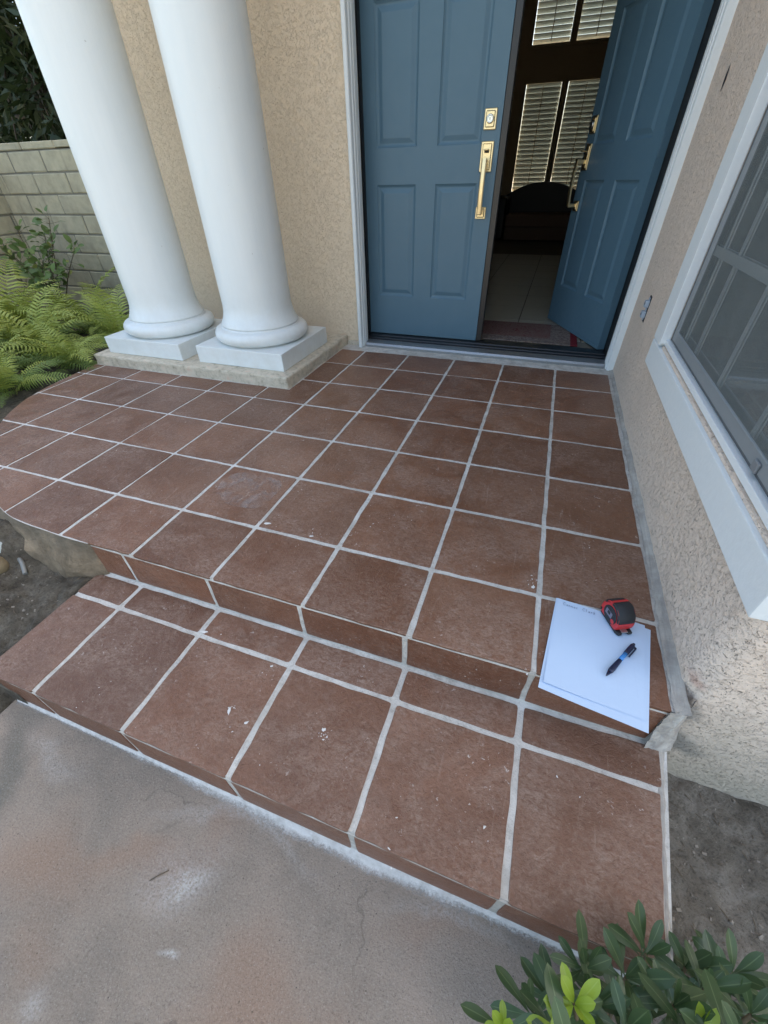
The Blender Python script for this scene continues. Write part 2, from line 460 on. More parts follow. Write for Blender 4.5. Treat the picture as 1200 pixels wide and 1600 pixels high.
def mk_paper():
    g = G('white_paper')
    v = g.co(False)
    x = g.n('SeparateXYZ', {0: v}, out=0)
    y = g.n('SeparateXYZ', {0: v}, out=1)
    # ghost of a printed form on the back
    lx = g.math('PINGPONG', x, 0.021)
    ly = g.math('PINGPONG', y, 0.033)
    m = g.math('MAXIMUM', g.n('MapRange', {0: lx, 1: 0.0016, 2: 0.0004, 3: 0.0, 4: 1.0}), g.n('MapRange', {0: ly, 1: 0.0016, 2: 0.0004, 3: 0.0, 4: 0.8}))
    m = g.math('MULTIPLY', m, g.ramp(g.noise(v, 14, 3), [(0.42, 0.0), (0.6, 0.10)]))
    col = g.mix(m, (0.52, 0.64, 0.80), (0.40, 0.49, 0.64))
    return g.fin(col, 0.7, g.bump(g.noise(v, 16, 3), 0.25, 0.004), spec=0.3)


MT['paper'] = mk_paper()


def mk_rug():
    g = G('red_rug')
    v = g.co(False)
    n = g.n('TexVoronoi', {'Vector': v, 'Scale': 26.0}, out=0)
    m = g.noise(v, 45, 4, 0.7, 1.5)
    col = g.ramp(m, [(0.38, (0.20, 0.032, 0.04)), (0.5, (0.30, 0.21, 0.17)), (0.62, (0.16, 0.05, 0.055)), (0.7, (0.36, 0.29, 0.24))])
    x = g.n('SeparateXYZ', {0: v}, out=0)
    y = g.n('SeparateXYZ', {0: v}, out=1)
    bx = g.math('MAXIMUM', g.math('GREATER_THAN', x, 0.34), g.math('LESS_THAN', y, -0.13))
    col2 = g.ramp(m, [(0.4, (0.15, 0.11, 0.10)), (0.6, (0.38, 0.31, 0.26))])
    col = g.mix(bx, col, col2)
    col = g.mix(g.math('GREATER_THAN', x, 0.475), col, (0.22, 0.02, 0.03))
    col = g.mix(0.35, col, (0.04, 0.02, 0.02))
    return g.fin(col, 0.95, g.bump(g.noise(v, 300, 2), 0.5, 0.003), spec=0.1)


MT['rug'] = mk_rug()


def mk_glass():
    g = G('window_glass')
    tr = g.n('BsdfTransparent', {'Color': (0.86, 0.90, 0.90)})
    gl = g.n('BsdfGlossy', {'Color': (1, 1, 1), 'Roughness': 0.02})
    fr = g.n('Fresnel', {'IOR': 1.5})
    fr = g.n('MapRange', {0: fr, 1: 0.0, 2: 1.0, 3: 0.04, 4: 1.0})
    ms = g.n('MixShader', {0: fr, 1: tr, 2: gl})
    g.nt.links.new(ms, g.out.inputs[0])
    return g.m


def mk_screen():
    g = G('insect_screen')
    v = g.pos()
    tr = g.n('BsdfTransparent', {'Color': (1, 1, 1)})
    col = g.mix(g.noise(v, 5, 4), (0.16, 0.18, 0.18), (0.22, 0.24, 0.235))
    df = g.n('BsdfDiffuse', {'Color': col})
    fac = g.ramp(g.noise(v, 600, 2), [(0.3, 0.56), (0.7, 0.66)])
    ms = g.n('MixShader', {0: fac, 1: tr, 2: df})
    g.nt.links.new(ms, g.out.inputs[0])
    return g.m


MT['glass'] = mk_glass()
MT['screen'] = mk_screen()


def mk_smear():
    g = G('grout_smear')
    v = g.co(False)
    tr = g.n('BsdfTransparent', {})
    df = g.n('BsdfPrincipled', {'Base Color': (0.44, 0.36, 0.33), 'Roughness': 0.4})
    fac = g.ramp(g.noise(v, 14, 5, 0.6, 0.8), [(0.42, 0.02), (0.55, 0.22), (0.70, 0.42)])
    ms = g.n('MixShader', {0: fac, 1: tr, 2: df})
    g.nt.links.new(ms, g.out.inputs[0])
    return g.m


MT['smear'] = mk_smear()


# ------------------------------------------------------------------ object helpers
def link(o, parent=None):
    COL.objects.link(o)
    if parent is not None:
        o.parent = parent
        if not o.get('_w'):
            o.matrix_parent_inverse = parent_world(parent).inverted()
    return o


def parent_world(p):
    m = p.matrix_basis.copy()
    while p.parent is not None:
        m = p.parent.matrix_basis @ p.matrix_parent_inverse @ m if False else (p.parent.matrix_basis @ p.matrix_parent_inverse @ m)
        p = p.parent
    return m


def tag(o, label=None, cat=None, group=None, kind=None):
    if label:
        o['label'] = label
    if cat:
        o['category'] = cat
    if group:
        o['group'] = group
    if kind:
        o['kind'] = kind
    return o


def empty(name, loc=(0, 0, 0), rz=0.0, label=None, cat=None, group=None):
    o = bpy.data.objects.new(name, None)
    o.empty_display_size = 0.05
    o.location = loc
    o.rotation_euler = (0, 0, rz)
    COL.objects.link(o)
    return tag(o, label, cat, group)


def obj(name, data, mat=None, parent=None, loc=None, local=False, smooth=False):
    """data: (verts, faces) or bmesh, in world coordinates (or parent-local when local=True)."""
    if isinstance(data, bpy.types.Mesh):
        me = data
    else:
        me = bpy.data.meshes.new(name)
        if isinstance(data, bmesh.types.BMesh):
            bmesh.ops.recalc_face_normals(data, faces=data.faces[:])
            data.to_mesh(me)
            data.free()
        else:
            me.from_pydata([tuple(v) for v in data[0]], [], data[1])
        if smooth:
            for p in me.polygons:
                p.use_smooth = True
        for m in (mat if isinstance(mat, (list, tuple)) else [mat]):
            if m is not None:
                me.materials.append(m)
    o = bpy.data.objects.new(name, me)
    if loc is not None:
        o.location = loc
    COL.objects.link(o)
    if parent is not None:
        o.parent = parent
        if not local:
            o.matrix_parent_inverse = parent_world(parent).inverted()
    return o


def bm_box(bm, c, s, bevel=0.0, rot=None, seg=1, mi=0):
    mat = Matrix.Translation(Vector(c))
    if rot is not None:
        mat = mat @ rot
    mat = mat @ Matrix.Diagonal((*s, 1))
    r = bmesh.ops.create_cube(bm, size=1.0, matrix=mat)
    fs = list({f for v in r['verts'] for f in v.link_faces})
    for f in fs:
        f.material_index = mi
    if bevel:
        es = list({e for v in r['verts'] for e in v.link_edges})
        rr = bmesh.ops.bevel(bm, geom=es, offset=bevel, segments=seg, affect='EDGES', profile=0.7)
        for f in rr['faces']:
            f.material_index = mi
    return bm


def boxes(lst, bevel=0.0, seg=1):
    """lst of (x0,x1,y0,y1,z0,z1[,mi])"""
    bm = bmesh.new()
    for b in lst:
        x0, x1, y0, y1, z0, z1 = b[:6]
        bm_box(bm, ((x0 + x1) / 2, (y0 + y1) / 2, (z0 + z1) / 2), (x1 - x0, y1 - y0, z1 - z0), bevel, None, seg, b[6] if len(b) > 6 else 0)
    return bm


def extrude_profile(pts, axis, a, b, closed=True):
    """pts: 2D profile; axis 'z': pts=(x,y); axis 'x': pts=(y,z); axis 'y': pts=(x,z)."""
    def put(p, t):
        return {'z': (p[0], p[1], t), 'x': (t, p[0], p[1]), 'y': (p[0], t, p[1])}[axis]
    n = len(pts)
    vs_ = [put(p, a) for p in pts] + [put(p, b) for p in pts]
    fs = []
    for i in range(n if closed else n - 1):
        j = (i + 1) % n
        fs.append((i, j, n + j, n + i))
    if closed:
        fs.append(tuple(range(n))[::-1])
        fs.append(tuple(range(n, 2 * n)))
    return vs_, fs


def lathe(bm, prof, c, seg=48, axis_mat=None, mi=0, smooth=True):
    """prof: list of (r,z) bottom to top."""
    rings = []
    for r, z in prof:
        ring = []
        for i in range(seg):
            a = 2 * math.pi * i / seg
            p = Vector((r * math.cos(a), r * math.sin(a), z))
            if axis_mat is not None:
                p = axis_mat @ p
            ring.append(bm.verts.new(p + Vector(c)))
        rings.append(ring)
    for k in range(len(rings) - 1):
        for i in range(seg):
            j = (i + 1) % seg
            f = bm.faces.new((rings[k][i], rings[k][j], rings[k + 1][j], rings[k + 1][i]))
            f.smooth = smooth
            f.material_index = mi
    for ring, rev in ((rings[0], True), (rings[-1], False)):
        f = bm.faces.new(ring[::-1] if rev else ring)
        f.material_index = mi
    return bm


def tube(bm, pts, radii, seg=6, mi=0):
    rings = []
    for k, p in enumerate(pts):
        p = Vector(p)
        q0 = Vector(pts[max(0, k - 1)])
        q1 = Vector(pts[min(len(pts) - 1, k + 1)])
        t = (q1 - q0).normalized()
        u = t.orthogonal().normalized()
        if k and rings:
            u = (prev_u - prev_u.dot(t) * t).normalized()
        prev_u = u
        w = t.cross(u)
        r = radii[k] if isinstance(radii, (list, tuple)) else radii
        rings.append([bm.verts.new(p + r * (math.cos(2 * math.pi * i / seg) * u + math.sin(2 * math.pi * i / seg) * w)) for i in range(seg)])
    for k in range(len(rings) - 1):
        for i in range(seg):
            j = (i + 1) % seg
            f = bm.faces.new((rings[k][i], rings[k][j], rings[k + 1][j], rings[k + 1][i]))
            f.smooth = True
            f.material_index = mi
    bm.faces.new(rings[0][::-1]).material_index = mi
    bm.faces.new(rings[-1]).material_index = mi
    return bm


def smoothcurve(pts, n=6):
    out = []
    P = [Vector(p) for p in pts]
    for i in range(len(P) - 1):
        p0 = P[max(0, i - 1)]
        p1, p2 = P[i], P[i + 1]
        p3 = P[min(len(P) - 1, i + 2)]
        for k in range(n):
            t = k / n
            out.append(0.5 * ((2 * p1) + (p2 - p0) * t + (2 * p0 - 5 * p1 + 4 * p2 - p3) * t * t + (3 * p1 - p0 - 3 * p2 + p3) * t ** 3))
    out.append(P[-1])
    return out


# ------------------------------------------------------------------ ground, soil, walkway
def grid_mesh(x0, x1, y0, y1, nx, ny, fz):
    V, F = [], []
    for j in range(ny + 1):
        for i in range(nx + 1):
            x = x0 + (x1 - x0) * i / nx
            y = y0 + (y1 - y0) * j / ny
            V.append((x, y, fz(x, y)))
    for j in range(ny):
        for i in range(nx):
            a = j * (nx + 1) + i
            F.append((a, a + 1, a + nx + 2, a + nx + 1))
    return V, F


tag(obj('ground', ([(-400, -400, -0.46), (400, -400, -0.46), (400, 400, -0.46), (-400, 400, -0.46)], [(0, 1, 2, 3)]), MT['ground']), kind='structure')

# porch outline (counter-clockwise), the left end swings round in a curve
left_curve = [Vector((p.x, p.y)) for p in smoothcurve([(-1.46, -0.252, 0), (-1.62, -0.250, 0), (-1.92, -0.218, 0), (-2.32, -0.04, 0), (-2.70, 0.31, 0), (-2.885, 0.66, 0), (-2.945, 1.10, 0)], 12)]


def inside(poly, x, y):
    c = False
    n = len(poly)
    for i in range(n):
        a, b = poly[i], poly[(i + 1) % n]
        if (a[1] > y) != (b[1] > y) and x < (b[0] - a[0]) * (y - a[1]) / (b[1] - a[1]) + a[0]:
            c = not c
    return c


porch_outline = [(0.33, 1.99), (-2.945, 1.99)] + [(p.x, p.y) for p in reversed(left_curve)] + [(0.33, -0.2455)]

CTRL = [(-1.46, -0.30, -0.17), (-1.52, -0.45, -0.172), (-1.52, -0.60, -0.20), (-1.58, -0.72, -0.34), (-1.5, -0.9, -0.352), (-1.70, -0.33, -0.165), (-1.76, -0.32, -0.13), (-1.80, -0.36, -0.15), (-1.95, -0.42, -0.13),
        (-1.84, -0.285, -0.06), (-1.90, -0.27, -0.02), (-2.05, -0.26, -0.01), (-2.3, -0.10, -0.02), (-2.75, 0.2, -0.04), (-3.0, 0.6, -0.06), (-3.1, 1.3, -0.07), (-3.1, 2.2, -0.07),
        (-5, 2.5, -0.12), (-5, 0, -0.12), (-3, -1, -0.2), (-2, -1, -0.32), (-1.7, -1.5, -0.36), (-2.1, -0.55, -0.12), (-1.75, -0.5, -0.15), (-3, -2.5, -0.4), (-7, -2, -0.3), (-1.9, -0.75, -0.25)]


def soil_z(x, y):
    s = w = 0.0
    for cx, cy, cz in CTRL:
        k = 1.0 / ((x - cx) ** 2 + (y - cy) ** 2 + 0.0015) ** 1.6
        s += k * cz
        w += k
    z = s / w
    z += 0.018 * noise.noise(Vector((x * 9, y * 9, 1.3))) + 0.014 * noise.noise(Vector((x * 24, y * 24, 5.1))) + 0.007 * noise.noise(Vector((x * 60, y * 60, 2.1)))
    if x > -1.50 and y > -0.66:
        z = min(z, -0.175)
    if x > -1.53 and y < -0.66:
        z = min(z, -0.36)
    if inside(porch_outline, x, y):
        z = min(z, -0.12)
    return z


tag(obj('soil', grid_mesh(-2.6, -1.44, -1.6, 0.2, 150, 210, soil_z), MT['soil_dark'], smooth=True), kind='structure')
tag(obj('planting_bed_soil', grid_mesh(-8.0, -2.58, -2.5, 3.2, 80, 80, soil_z), MT['soil_dark'], smooth=True), kind='structure')


def soil2_z(x, y):
    z = -0.354 + 0.010 * noise.noise(Vector((x * 8, y * 8, 3))) + 0.010 * noise.noise(Vector((x * 26, y * 26, 7))) + 0.008 * noise.noise(Vector((x * 55, y * 55, 7)))
    if x < 0.34 and y < -0.6:
        z = min(z, -0.352)
    if x < 0.30:
        z = min(z, -0.38)
    return z


tag(obj('side_bed_soil', grid_mesh(0.22, 2.4, -1.9, -0.16, 170, 140, soil2_z), MT['soil'], smooth=True), kind='structure')

wk = []
for (x, y) in ((-1.505, -0.60), (-1.51, -0.9), (-1.55, -1.6), (-1.6, -4.5), (0.33, -4.5), (0.30, -1.6), (0.27, -0.9), (0.26, -0.60)):
    wk.append((x, y))
tag(obj('concrete_walkway', extrude_profile(wk[::-1], 'z', -0.45, -0.335), MT['walk']), kind='structure')

# ------------------------------------------------------------------ porch and step with tiles
PITCH = 0.318
xs = [0.300] + [-(k) * PITCH for k in range(0, 11)]        # grid lines going left
ys = [-0.248] + [k * PITCH for k in range(0, 6)] + [1.873]


def clip(poly, nx, ny, d):
    """keep nx*x+ny*y<=d"""
    out = []
    n = len(poly)
    for i in range(n):
        a, b = poly[i], poly[(i + 1) % n]
        da = nx * a[0] + ny * a[1] - d
        db = nx * b[0] + ny * b[1] - d
        if da <= 0:
            out.append(a)
        if da * db < 0:
            t = da / (da - db)
            out.append((a[0] + (b[0] - a[0]) * t, a[1] + (b[1] - a[1]) * t))
    return out


def round_poly(poly, r, rg, jit=0.0017, step=0.045):
    out = []
    n = len(poly)
    for i in range(n):
        p0, p1, p2 = Vector(poly[i - 1]), Vector(poly[i]), Vector(poly[(i + 1) % n])
        a, b = (p0 - p1), (p2 - p1)
        la, lb = a.length, b.length
        ang = a.angle(b) if la > 1e-6 and lb > 1e-6 else math.pi
        rr = min(r * rg.uniform(0.6, 1.5), la * 0.35, lb * 0.35)
        if ang < rad(140):
            q0, q2 = p1 + a.normalized() * rr, p1 + b.normalized() * rr
            out += [q0, q0 * 0.25 + p1 * 0.5 + q2 * 0.25, q2]
        else:
            out.append(p1)
            q2 = p1
        k = int((lb - 2 * r) / step)
        for t in range(1, k + 1):
            f = t / (k + 1)
            nb = Vector((-b.y, b.x)).normalized()
            out.append(p1 + b * f + nb * rg.uniform(-jit, jit))
    return out


def tile(poly, parent, mat, frame=None, thick=0.016, bev=0.0018, r=0.004, tilt=0.0009, name='tile'):
    """poly 2D in frame (O,U,V,N); default frame is horizontal at z=0"""
    rg = rnd
    O, U, V, Nn = frame or (Vector((0, 0, 0)), Vector((1, 0, 0)), Vector((0, 1, 0)), Vector((0, 0, 1)))
    pts = round_poly(poly, r, rg)
    cx = sum(p.x for p in pts) / len(pts)
    cy = sum(p.y for p in pts) / len(pts)
    tx, ty = rg.uniform(-tilt, tilt), rg.uniform(-tilt, tilt)
    bm = bmesh.new()
    top = []
    for p in pts:
        u, v = p.x - cx, p.y - cy
        h = tx * u / 0.15 + ty * v / 0.15
        top.append(bm.verts.new(U * u + V * v + Nn * h))
    f = bm.faces.new(top)
    f.normal_update()
    if f.normal.dot(Nn) < 0:
        f.normal_flip()
    ex = bmesh.ops.extrude_face_region(bm, geom=[f])
    nv = [g for g in ex['geom'] if isinstance(g, bmesh.types.BMVert)]
    nf = [g for g in ex['geom'] if isinstance(g, bmesh.types.BMFace)][0]
    for v in bm.verts:
        if v not in nv:
            v.co -= Nn * thick
    es = list(nf.edges)
    bmesh.ops.bevel(bm, geom=es, offset=bev, segments=2, affect='EDGES', profile=0.6)
    for fc in bm.faces:
        fc.smooth = fc.calc_area() < 0.002
    return obj(name, bm, mat, parent, loc=O + U * cx + V * cy)


# porch slab body
def porch_body():
    top = [(0.329, 1.985), (-1.30, 1.985), (-2.945, 1.985)] + [(p.x, p.y) for p in reversed(left_curve)]
    nl = len(left_curve)
    # the body stands back from the riser tiles along the front
    top += [(-1.452, -0.2455), (0.329, -0.2455)]
    V, F, MI = [], [], []
    n = len(top)
    rings = [(-0.0024, 0.0), (-0.016, 0.006), (-0.04, 0.016), (-0.07, 0.026), (-0.10, 0.040), (-0.13, 0.050), (-0.17, 0.060), (-0.22, 0.062), (-0.46, 0.07)]
    for z, o in rings:
        for i, (x, y) in enumerate(top):
            if 3 <= i < 3 + nl and z < -0.01:
                a = Vector(top[max(3, i - 1)])
                b = Vector(top[min(2 + nl, i + 1)])
                t = (b - a).normalized()
                nn = Vector((t.y, -t.x))
                if i > nl:          # near the step keep it slim
                    pass
                k = o + (0.012 * noise.noise(Vector((x * 9, y * 9, z * 14))) + 0.010 * noise.noise(Vector((x * 26, y * 26, z * 30)))) * min(1, o / 0.02)
                k *= min(1.0, max(0.0, (-1.455 - x) / 0.12)) if y < 0 else 1.0
                q = Vector((x, y)) - nn * k if False else Vector((x, y)) + nn * k * (-1 if nn.dot(Vector((x + 1.5, y - 0.9))) < 0 else 1)
                V.append((q.x, q.y, z))
            else:
                V.append((x, y, z))
    for r in range(len(rings) - 1):
        for i in range(n):
            j = (i + 1) % n
            F.append((r * n + i, r * n + j, (r + 1) * n + j, (r + 1) * n + i))
            MI.append(1 if (3 <= i <= 2 + nl) else 0)
    F.append(tuple(range(n)))
    MI.append(0)
    o = obj('porch', (V, F), [MT['grout'], MT['concrete']])
    for p, m in zip(o.data.polygons, MI):
        p.material_index = m
    bm = bmesh.new()
    bm.from_mesh(o.data)
    bmesh.ops.recalc_face_normals(bm, faces=bm.faces[:])
    bm.to_mesh(o.data)
    bm.free()
    return tag(o, kind='structure')


porch = porch_body()
SLX, SLY = -1.458, 1.117           # front right corner of the slab under the columns
for i in range(len(xs) - 1):
    for j in range(len(ys) - 1):
        gap = 0.0145 if xs[i + 1] > -1.5 else 0.0125
        x1, x0 = xs[i], xs[i + 1]
        y0, y1 = ys[j], ys[j + 1]
        g2 = gap / 2
        X0, X1 = x0 + g2, x1 - (g2 if i > 0 else 0.0)
        Y0, Y1 = y0 + (g2 if j > 0 else 0.0), y1 - g2
        jx = rnd.uniform(-0.0012, 0.0012)
        poly = [(X0 + jx, Y0), (X1 + jx, Y0), (X1, Y1), (X0, Y1)]
        # slab notch
        if X0 < SLX - 0.001 and Y1 > SLY - 0.012:
            if Y0 > SLY - 0.02:
                if X1 < SLX:
                    continue
                poly = [(SLX + 0.010, Y0), (X1, Y0), (X1, Y1), (SLX + 0.010, Y1)]
            elif X1 > SLX + 0.02:
                poly = [(X0, Y0), (X1, Y0), (X1, Y1), (SLX + 0.010, Y1), (SLX + 0.010, SLY - 0.010), (X0, SLY - 0.010)]
            else:
                poly = [(X0, Y0), (X1, Y0), (X1, SLY - 0.010), (X0, SLY - 0.010)]
        # curved left end
        if x0 < -1.46:
            for k in range(len(left_curve) - 1):
                a, b = left_curve[k], left_curve[k + 1]
                t = (b - a).normalized()
                nn = Vector((-t.y, t.x))
                if nn.dot(Vector((-1.5, 0.9)) - a) > 0:
                    nn = -nn
                poly = clip(poly, nn.x, nn.y, nn.dot(a) - 0.002)
                if len(poly) < 3:
                    break
        if len(poly) < 3:
            continue
        # drop slivers
        A = abs(sum(poly[k][0] * poly[(k + 1) % len(poly)][1] - poly[(k + 1) % len(poly)][0] * poly[k][1] for k in range(len(poly)))) / 2
        if A < 0.0006:
            continue
        pp = [poly[0]]
        for q in poly[1:]:
            if (Vector(q) - Vector(pp[-1])).length > 0.004:
                pp.append(q)
        if (Vector(pp[0]) - Vector(pp[-1])).length < 0.004:
            pp.pop()
        if len(pp) >= 3:
            tile(pp, porch, MT['tile'], thick=0.0085 if j == 0 else 0.016)

# upper riser tiles
RF = (Vector((0, -0.2478, 0)), Vector((1, 0, 0)), Vector((0, 0, 1)), Vector((0, -1, 0)))
rx = [0.296, 0.0, -0.330, -0.652, -0.978, -1.318, -1.464]
for a, b in zip(rx[:-1], rx[1:]):
    tile([(b + 0.007, -0.147), (a - (0.007 if a < 0.2 else 0), -0.147), (a - (0.008 if a < 0.2 else 0), -0.0165), (b + 0.008, -0.0165)], porch, MT['tile_riser'], RF, thick=0.012, tilt=0.0006)

# step
sb = [(-1.49, -0.246), (-1.485, -0.657), (0.296, -0.657), (0.348, -0.246)]
step = tag(obj('step', extrude_profile(sb, 'z', -0.45, -0.1572), MT['grout']), kind='structure')
TZ = (Vector((0, 0, -0.155)), Vector((1, 0, 0)), Vector((0, 1, 0)), Vector((0, 0, 1)))
tx = [0.33, 0.002, -0.322, -0.642, -0.970, -1.293, -1.493]
tb = [0.0095, -0.3185, -0.645, -0.972, -1.306]
for k in range(6):
    a, b = tx[k], tx[k + 1]
    ga, gb = (0.0075 if k else 0.0), (0.0075 if k < 5 else 0.0)
    ra0 = 0.318 if k == 0 else a - ga       # right edge leans in towards the front
    ra1 = 0.322 if k == 0 else a - ga
    tile([(b + gb, -0.3485), (ra0 + (0.004 if k == 0 else -0.003), -0.3485), (ra1 + (0.006 if k == 0 else -0.001), -0.2590), (b + gb, -0.2590)], step, MT['tile_tread'], TZ, r=0.007)
    fr = 0.283 if k == 0 else a - ga
    tile([(b + gb, -0.661), (fr, -0.661), (0.317 if k == 0 else ra0, -0.3625), (b + gb, -0.3625)], step, MT['tile_tread'], TZ, r=0.006, thick=0.0085)
RF2 = (Vector((0, -0.6596, 0)), Vector((1, 0, 0)), Vector((0, 0, 1)), Vector((0, -1, 0)))
rx2 = [0.288, 0.002, -0.326, -0.65, -0.985, -1.31, -1.492]
for k in range(6):
    a, b = rx2[k], rx2[k + 1]
    tile([(b + 0.009, -0.312), (a - 0.009, -0.312), (a - 0.009, -0.1725), (b + 0.009, -0.1725)], step, MT['tile_riser'], RF2, thick=0.012, tilt=0.0006)


obj('nosing_grout', boxes([(-1.46, 0.300, -0.2474, -0.2440, -0.0163, -0.0087)]), MT['grout'], porch)
obj('nosing_grout', boxes([(-1.485, 0.285, -0.6604, -0.6560, -0.1722, -0.1640)]), MT['grout'], step)


# mortar run along the foot of the step
def mortar_foot():
    V, F = [], []
    n = 150
    for i in range(n + 1):
        x = -1.49 + 1.78 * i / n
        zt = -0.317 + 0.004 * noise.noise(Vector((x * 18, 4, 0)))
        V += [(x, -0.656, zt), (x, -0.6605, zt - 0.001), (x, -0.667, -0.3300), (x, -0.676, -0.3338), (x, -0.730, -0.3344)]
    for i in range(n):
        for k in range(4):
            a = i * 5 + k
            F.append((a, a + 5, a + 6, a + 1))
    return V, F


def mk_smeared():
    g = G('smeared_mortar')
    v = g.pos()
    y = g.n('SeparateXYZ', {0: v}, out=1)
    x = g.n('SeparateXYZ', {0: v}, out=0)
    d = g.n('MapRange', {0: y, 1: -0.663, 2: -0.702, 3: 1.0, 4: 0.0})
    mid = g.n('MapRange', {0: g.math('ABSOLUTE', g.math('ADD', x, 0.42)), 1: 0.12, 2: 0.65, 3: 0.14, 4: -0.28})
    n1 = g.math('MULTIPLY', g.math('SUBTRACT', g.noise(v, 7.0, 3), 0.5), 0.9)
    n2 = g.math('MULTIPLY', g.math('SUBTRACT', g.noise(v, 130.0, 8, 0.85), 0.5), 1.3)
    f = g.math('ADD', g.math('ADD', d, n1), g.math('ADD', n2, mid))
    fac = g.ramp(f, [(0.52, 0.0), (1.0, 0.95)])
    hgt = g.n('MapRange', {0: g.math('ADD', y, g.math('MULTIPLY', n2, 0.008)), 1: -0.668, 2: -0.664, 3: 0.0, 4: 1.0})
    fac = g.math('MAXIMUM', fac, hgt)
    col = g.ramp(g.noise(v, 40, 6, 0.7), [(0.3, (0.42, 0.405, 0.38)), (0.6, (0.60, 0.59, 0.57))])
    g.fin(col, 0.92, g.bump(g.noise(v, 150, 5, 0.7), 0.7, 0.003), spec=0.15)
    tr = g.n('BsdfTransparent', {})
    ms = g.n('MixShader', {0: fac, 1: tr, 2: g.b.outputs[0]})
    g.nt.links.new(ms, g.out.inputs[0])
    return g.m


obj('mortar', mortar_foot(), mk_smeared(), step, smooth=True)


# side mortar strip along the right end of the step
def side_strip():
    V, F = [], []
    n = 40
    for i in range(n + 1):
        t = i / n
        y = -0.25 - 0.413 * t
        xe = 0.344 - 0.052 * t ** 0.8 + 0.004 * noise.noise(Vector((y * 25, 3, 0)))
        xi = (0.322 if t < 0.25 else 0.318) - 0.033 * max(0, (t - 0.25) / 0.75)
        w = 0.010 * (1 - t) ** 2
        V += [(xi - w, y, -0.1575), (xi + 0.004, y, -0.1555), (xe, y, -0.1565), (xe + 0.006, y, -0.18), (xe + 0.010, y, -0.40)]
    for i in range(n):
        for k in range(4):
            a = i * 5 + k
            F.append((a, a + 1, a + 6, a + 5))
    return V, F


obj('mortar', side_strip(), MT['fillet'], step, smooth=True)


# fillet between porch floor and right wall
def fillet():
    V, F = [], []
    n = 120
    m = 8
    for i in range(n + 1):
        y = -0.252 + 2.21 * i / n
        w = 0.015 + 0.006 * noise.noise(Vector((y * 6, 0, 2))) + 0.005 * noise.noise(Vector((y * 30, 0, 9))) + 0.006 * max(0, 0.5 - y)
        h = 0.013 + 0.007 * noise.noise(Vector((y * 8, 5, 2))) + 0.004 * noise.noise(Vector((y * 33, 5, 2)))
        if y > 1.0:
            w *= 0.75
            h *= 0.7
        for k in range(m + 1):
            t = k / m
            x = 0.333 - w * (1 - t) ** 1.0 - 0.014 * (1 - t) * t
            z = -0.001 + 0.0025 + (h) * t ** 2.2
            V.append((x - 0.009 * (1 - t), y, z))
    for i in range(n):
        for k in range(m):
            a = i * (m + 1) + k
            F.append((a, a + 1, a + m + 2, a + m + 1))
    return V, F


obj('mortar', fillet(), MT['fillet'], porch, smooth=True)


# lumpy mortar plug where riser, tread and wall corner meet
def plug():
    bm = bmesh.new()
    bmesh.ops.create_grid(bm, x_segments=16, y_segments=22, size=0.5)
    for v in bm.verts:
        u, w = v.co.x + 0.5, v.co.y + 0.5          # u across x, w down
        x = 0.294 + 0.062 * u
        z = 0.006 - 0.163 * w
        y = -0.2535 - 0.030 * max(0, w - 0.55) ** 1.0 + 0.055 * u ** 2.2 * (1 - 0.75 * w)
        y += 0.006 * noise.noise(Vector((x * 40, z * 40, 3))) + 0.003 * noise.noise(Vector((x * 110, z * 110, 3)))
        v.co = (x, y, z)
    for f in bm.faces:
        f.smooth = True
    return bm


obj('mortar', plug(), MT['fillet'], porch)


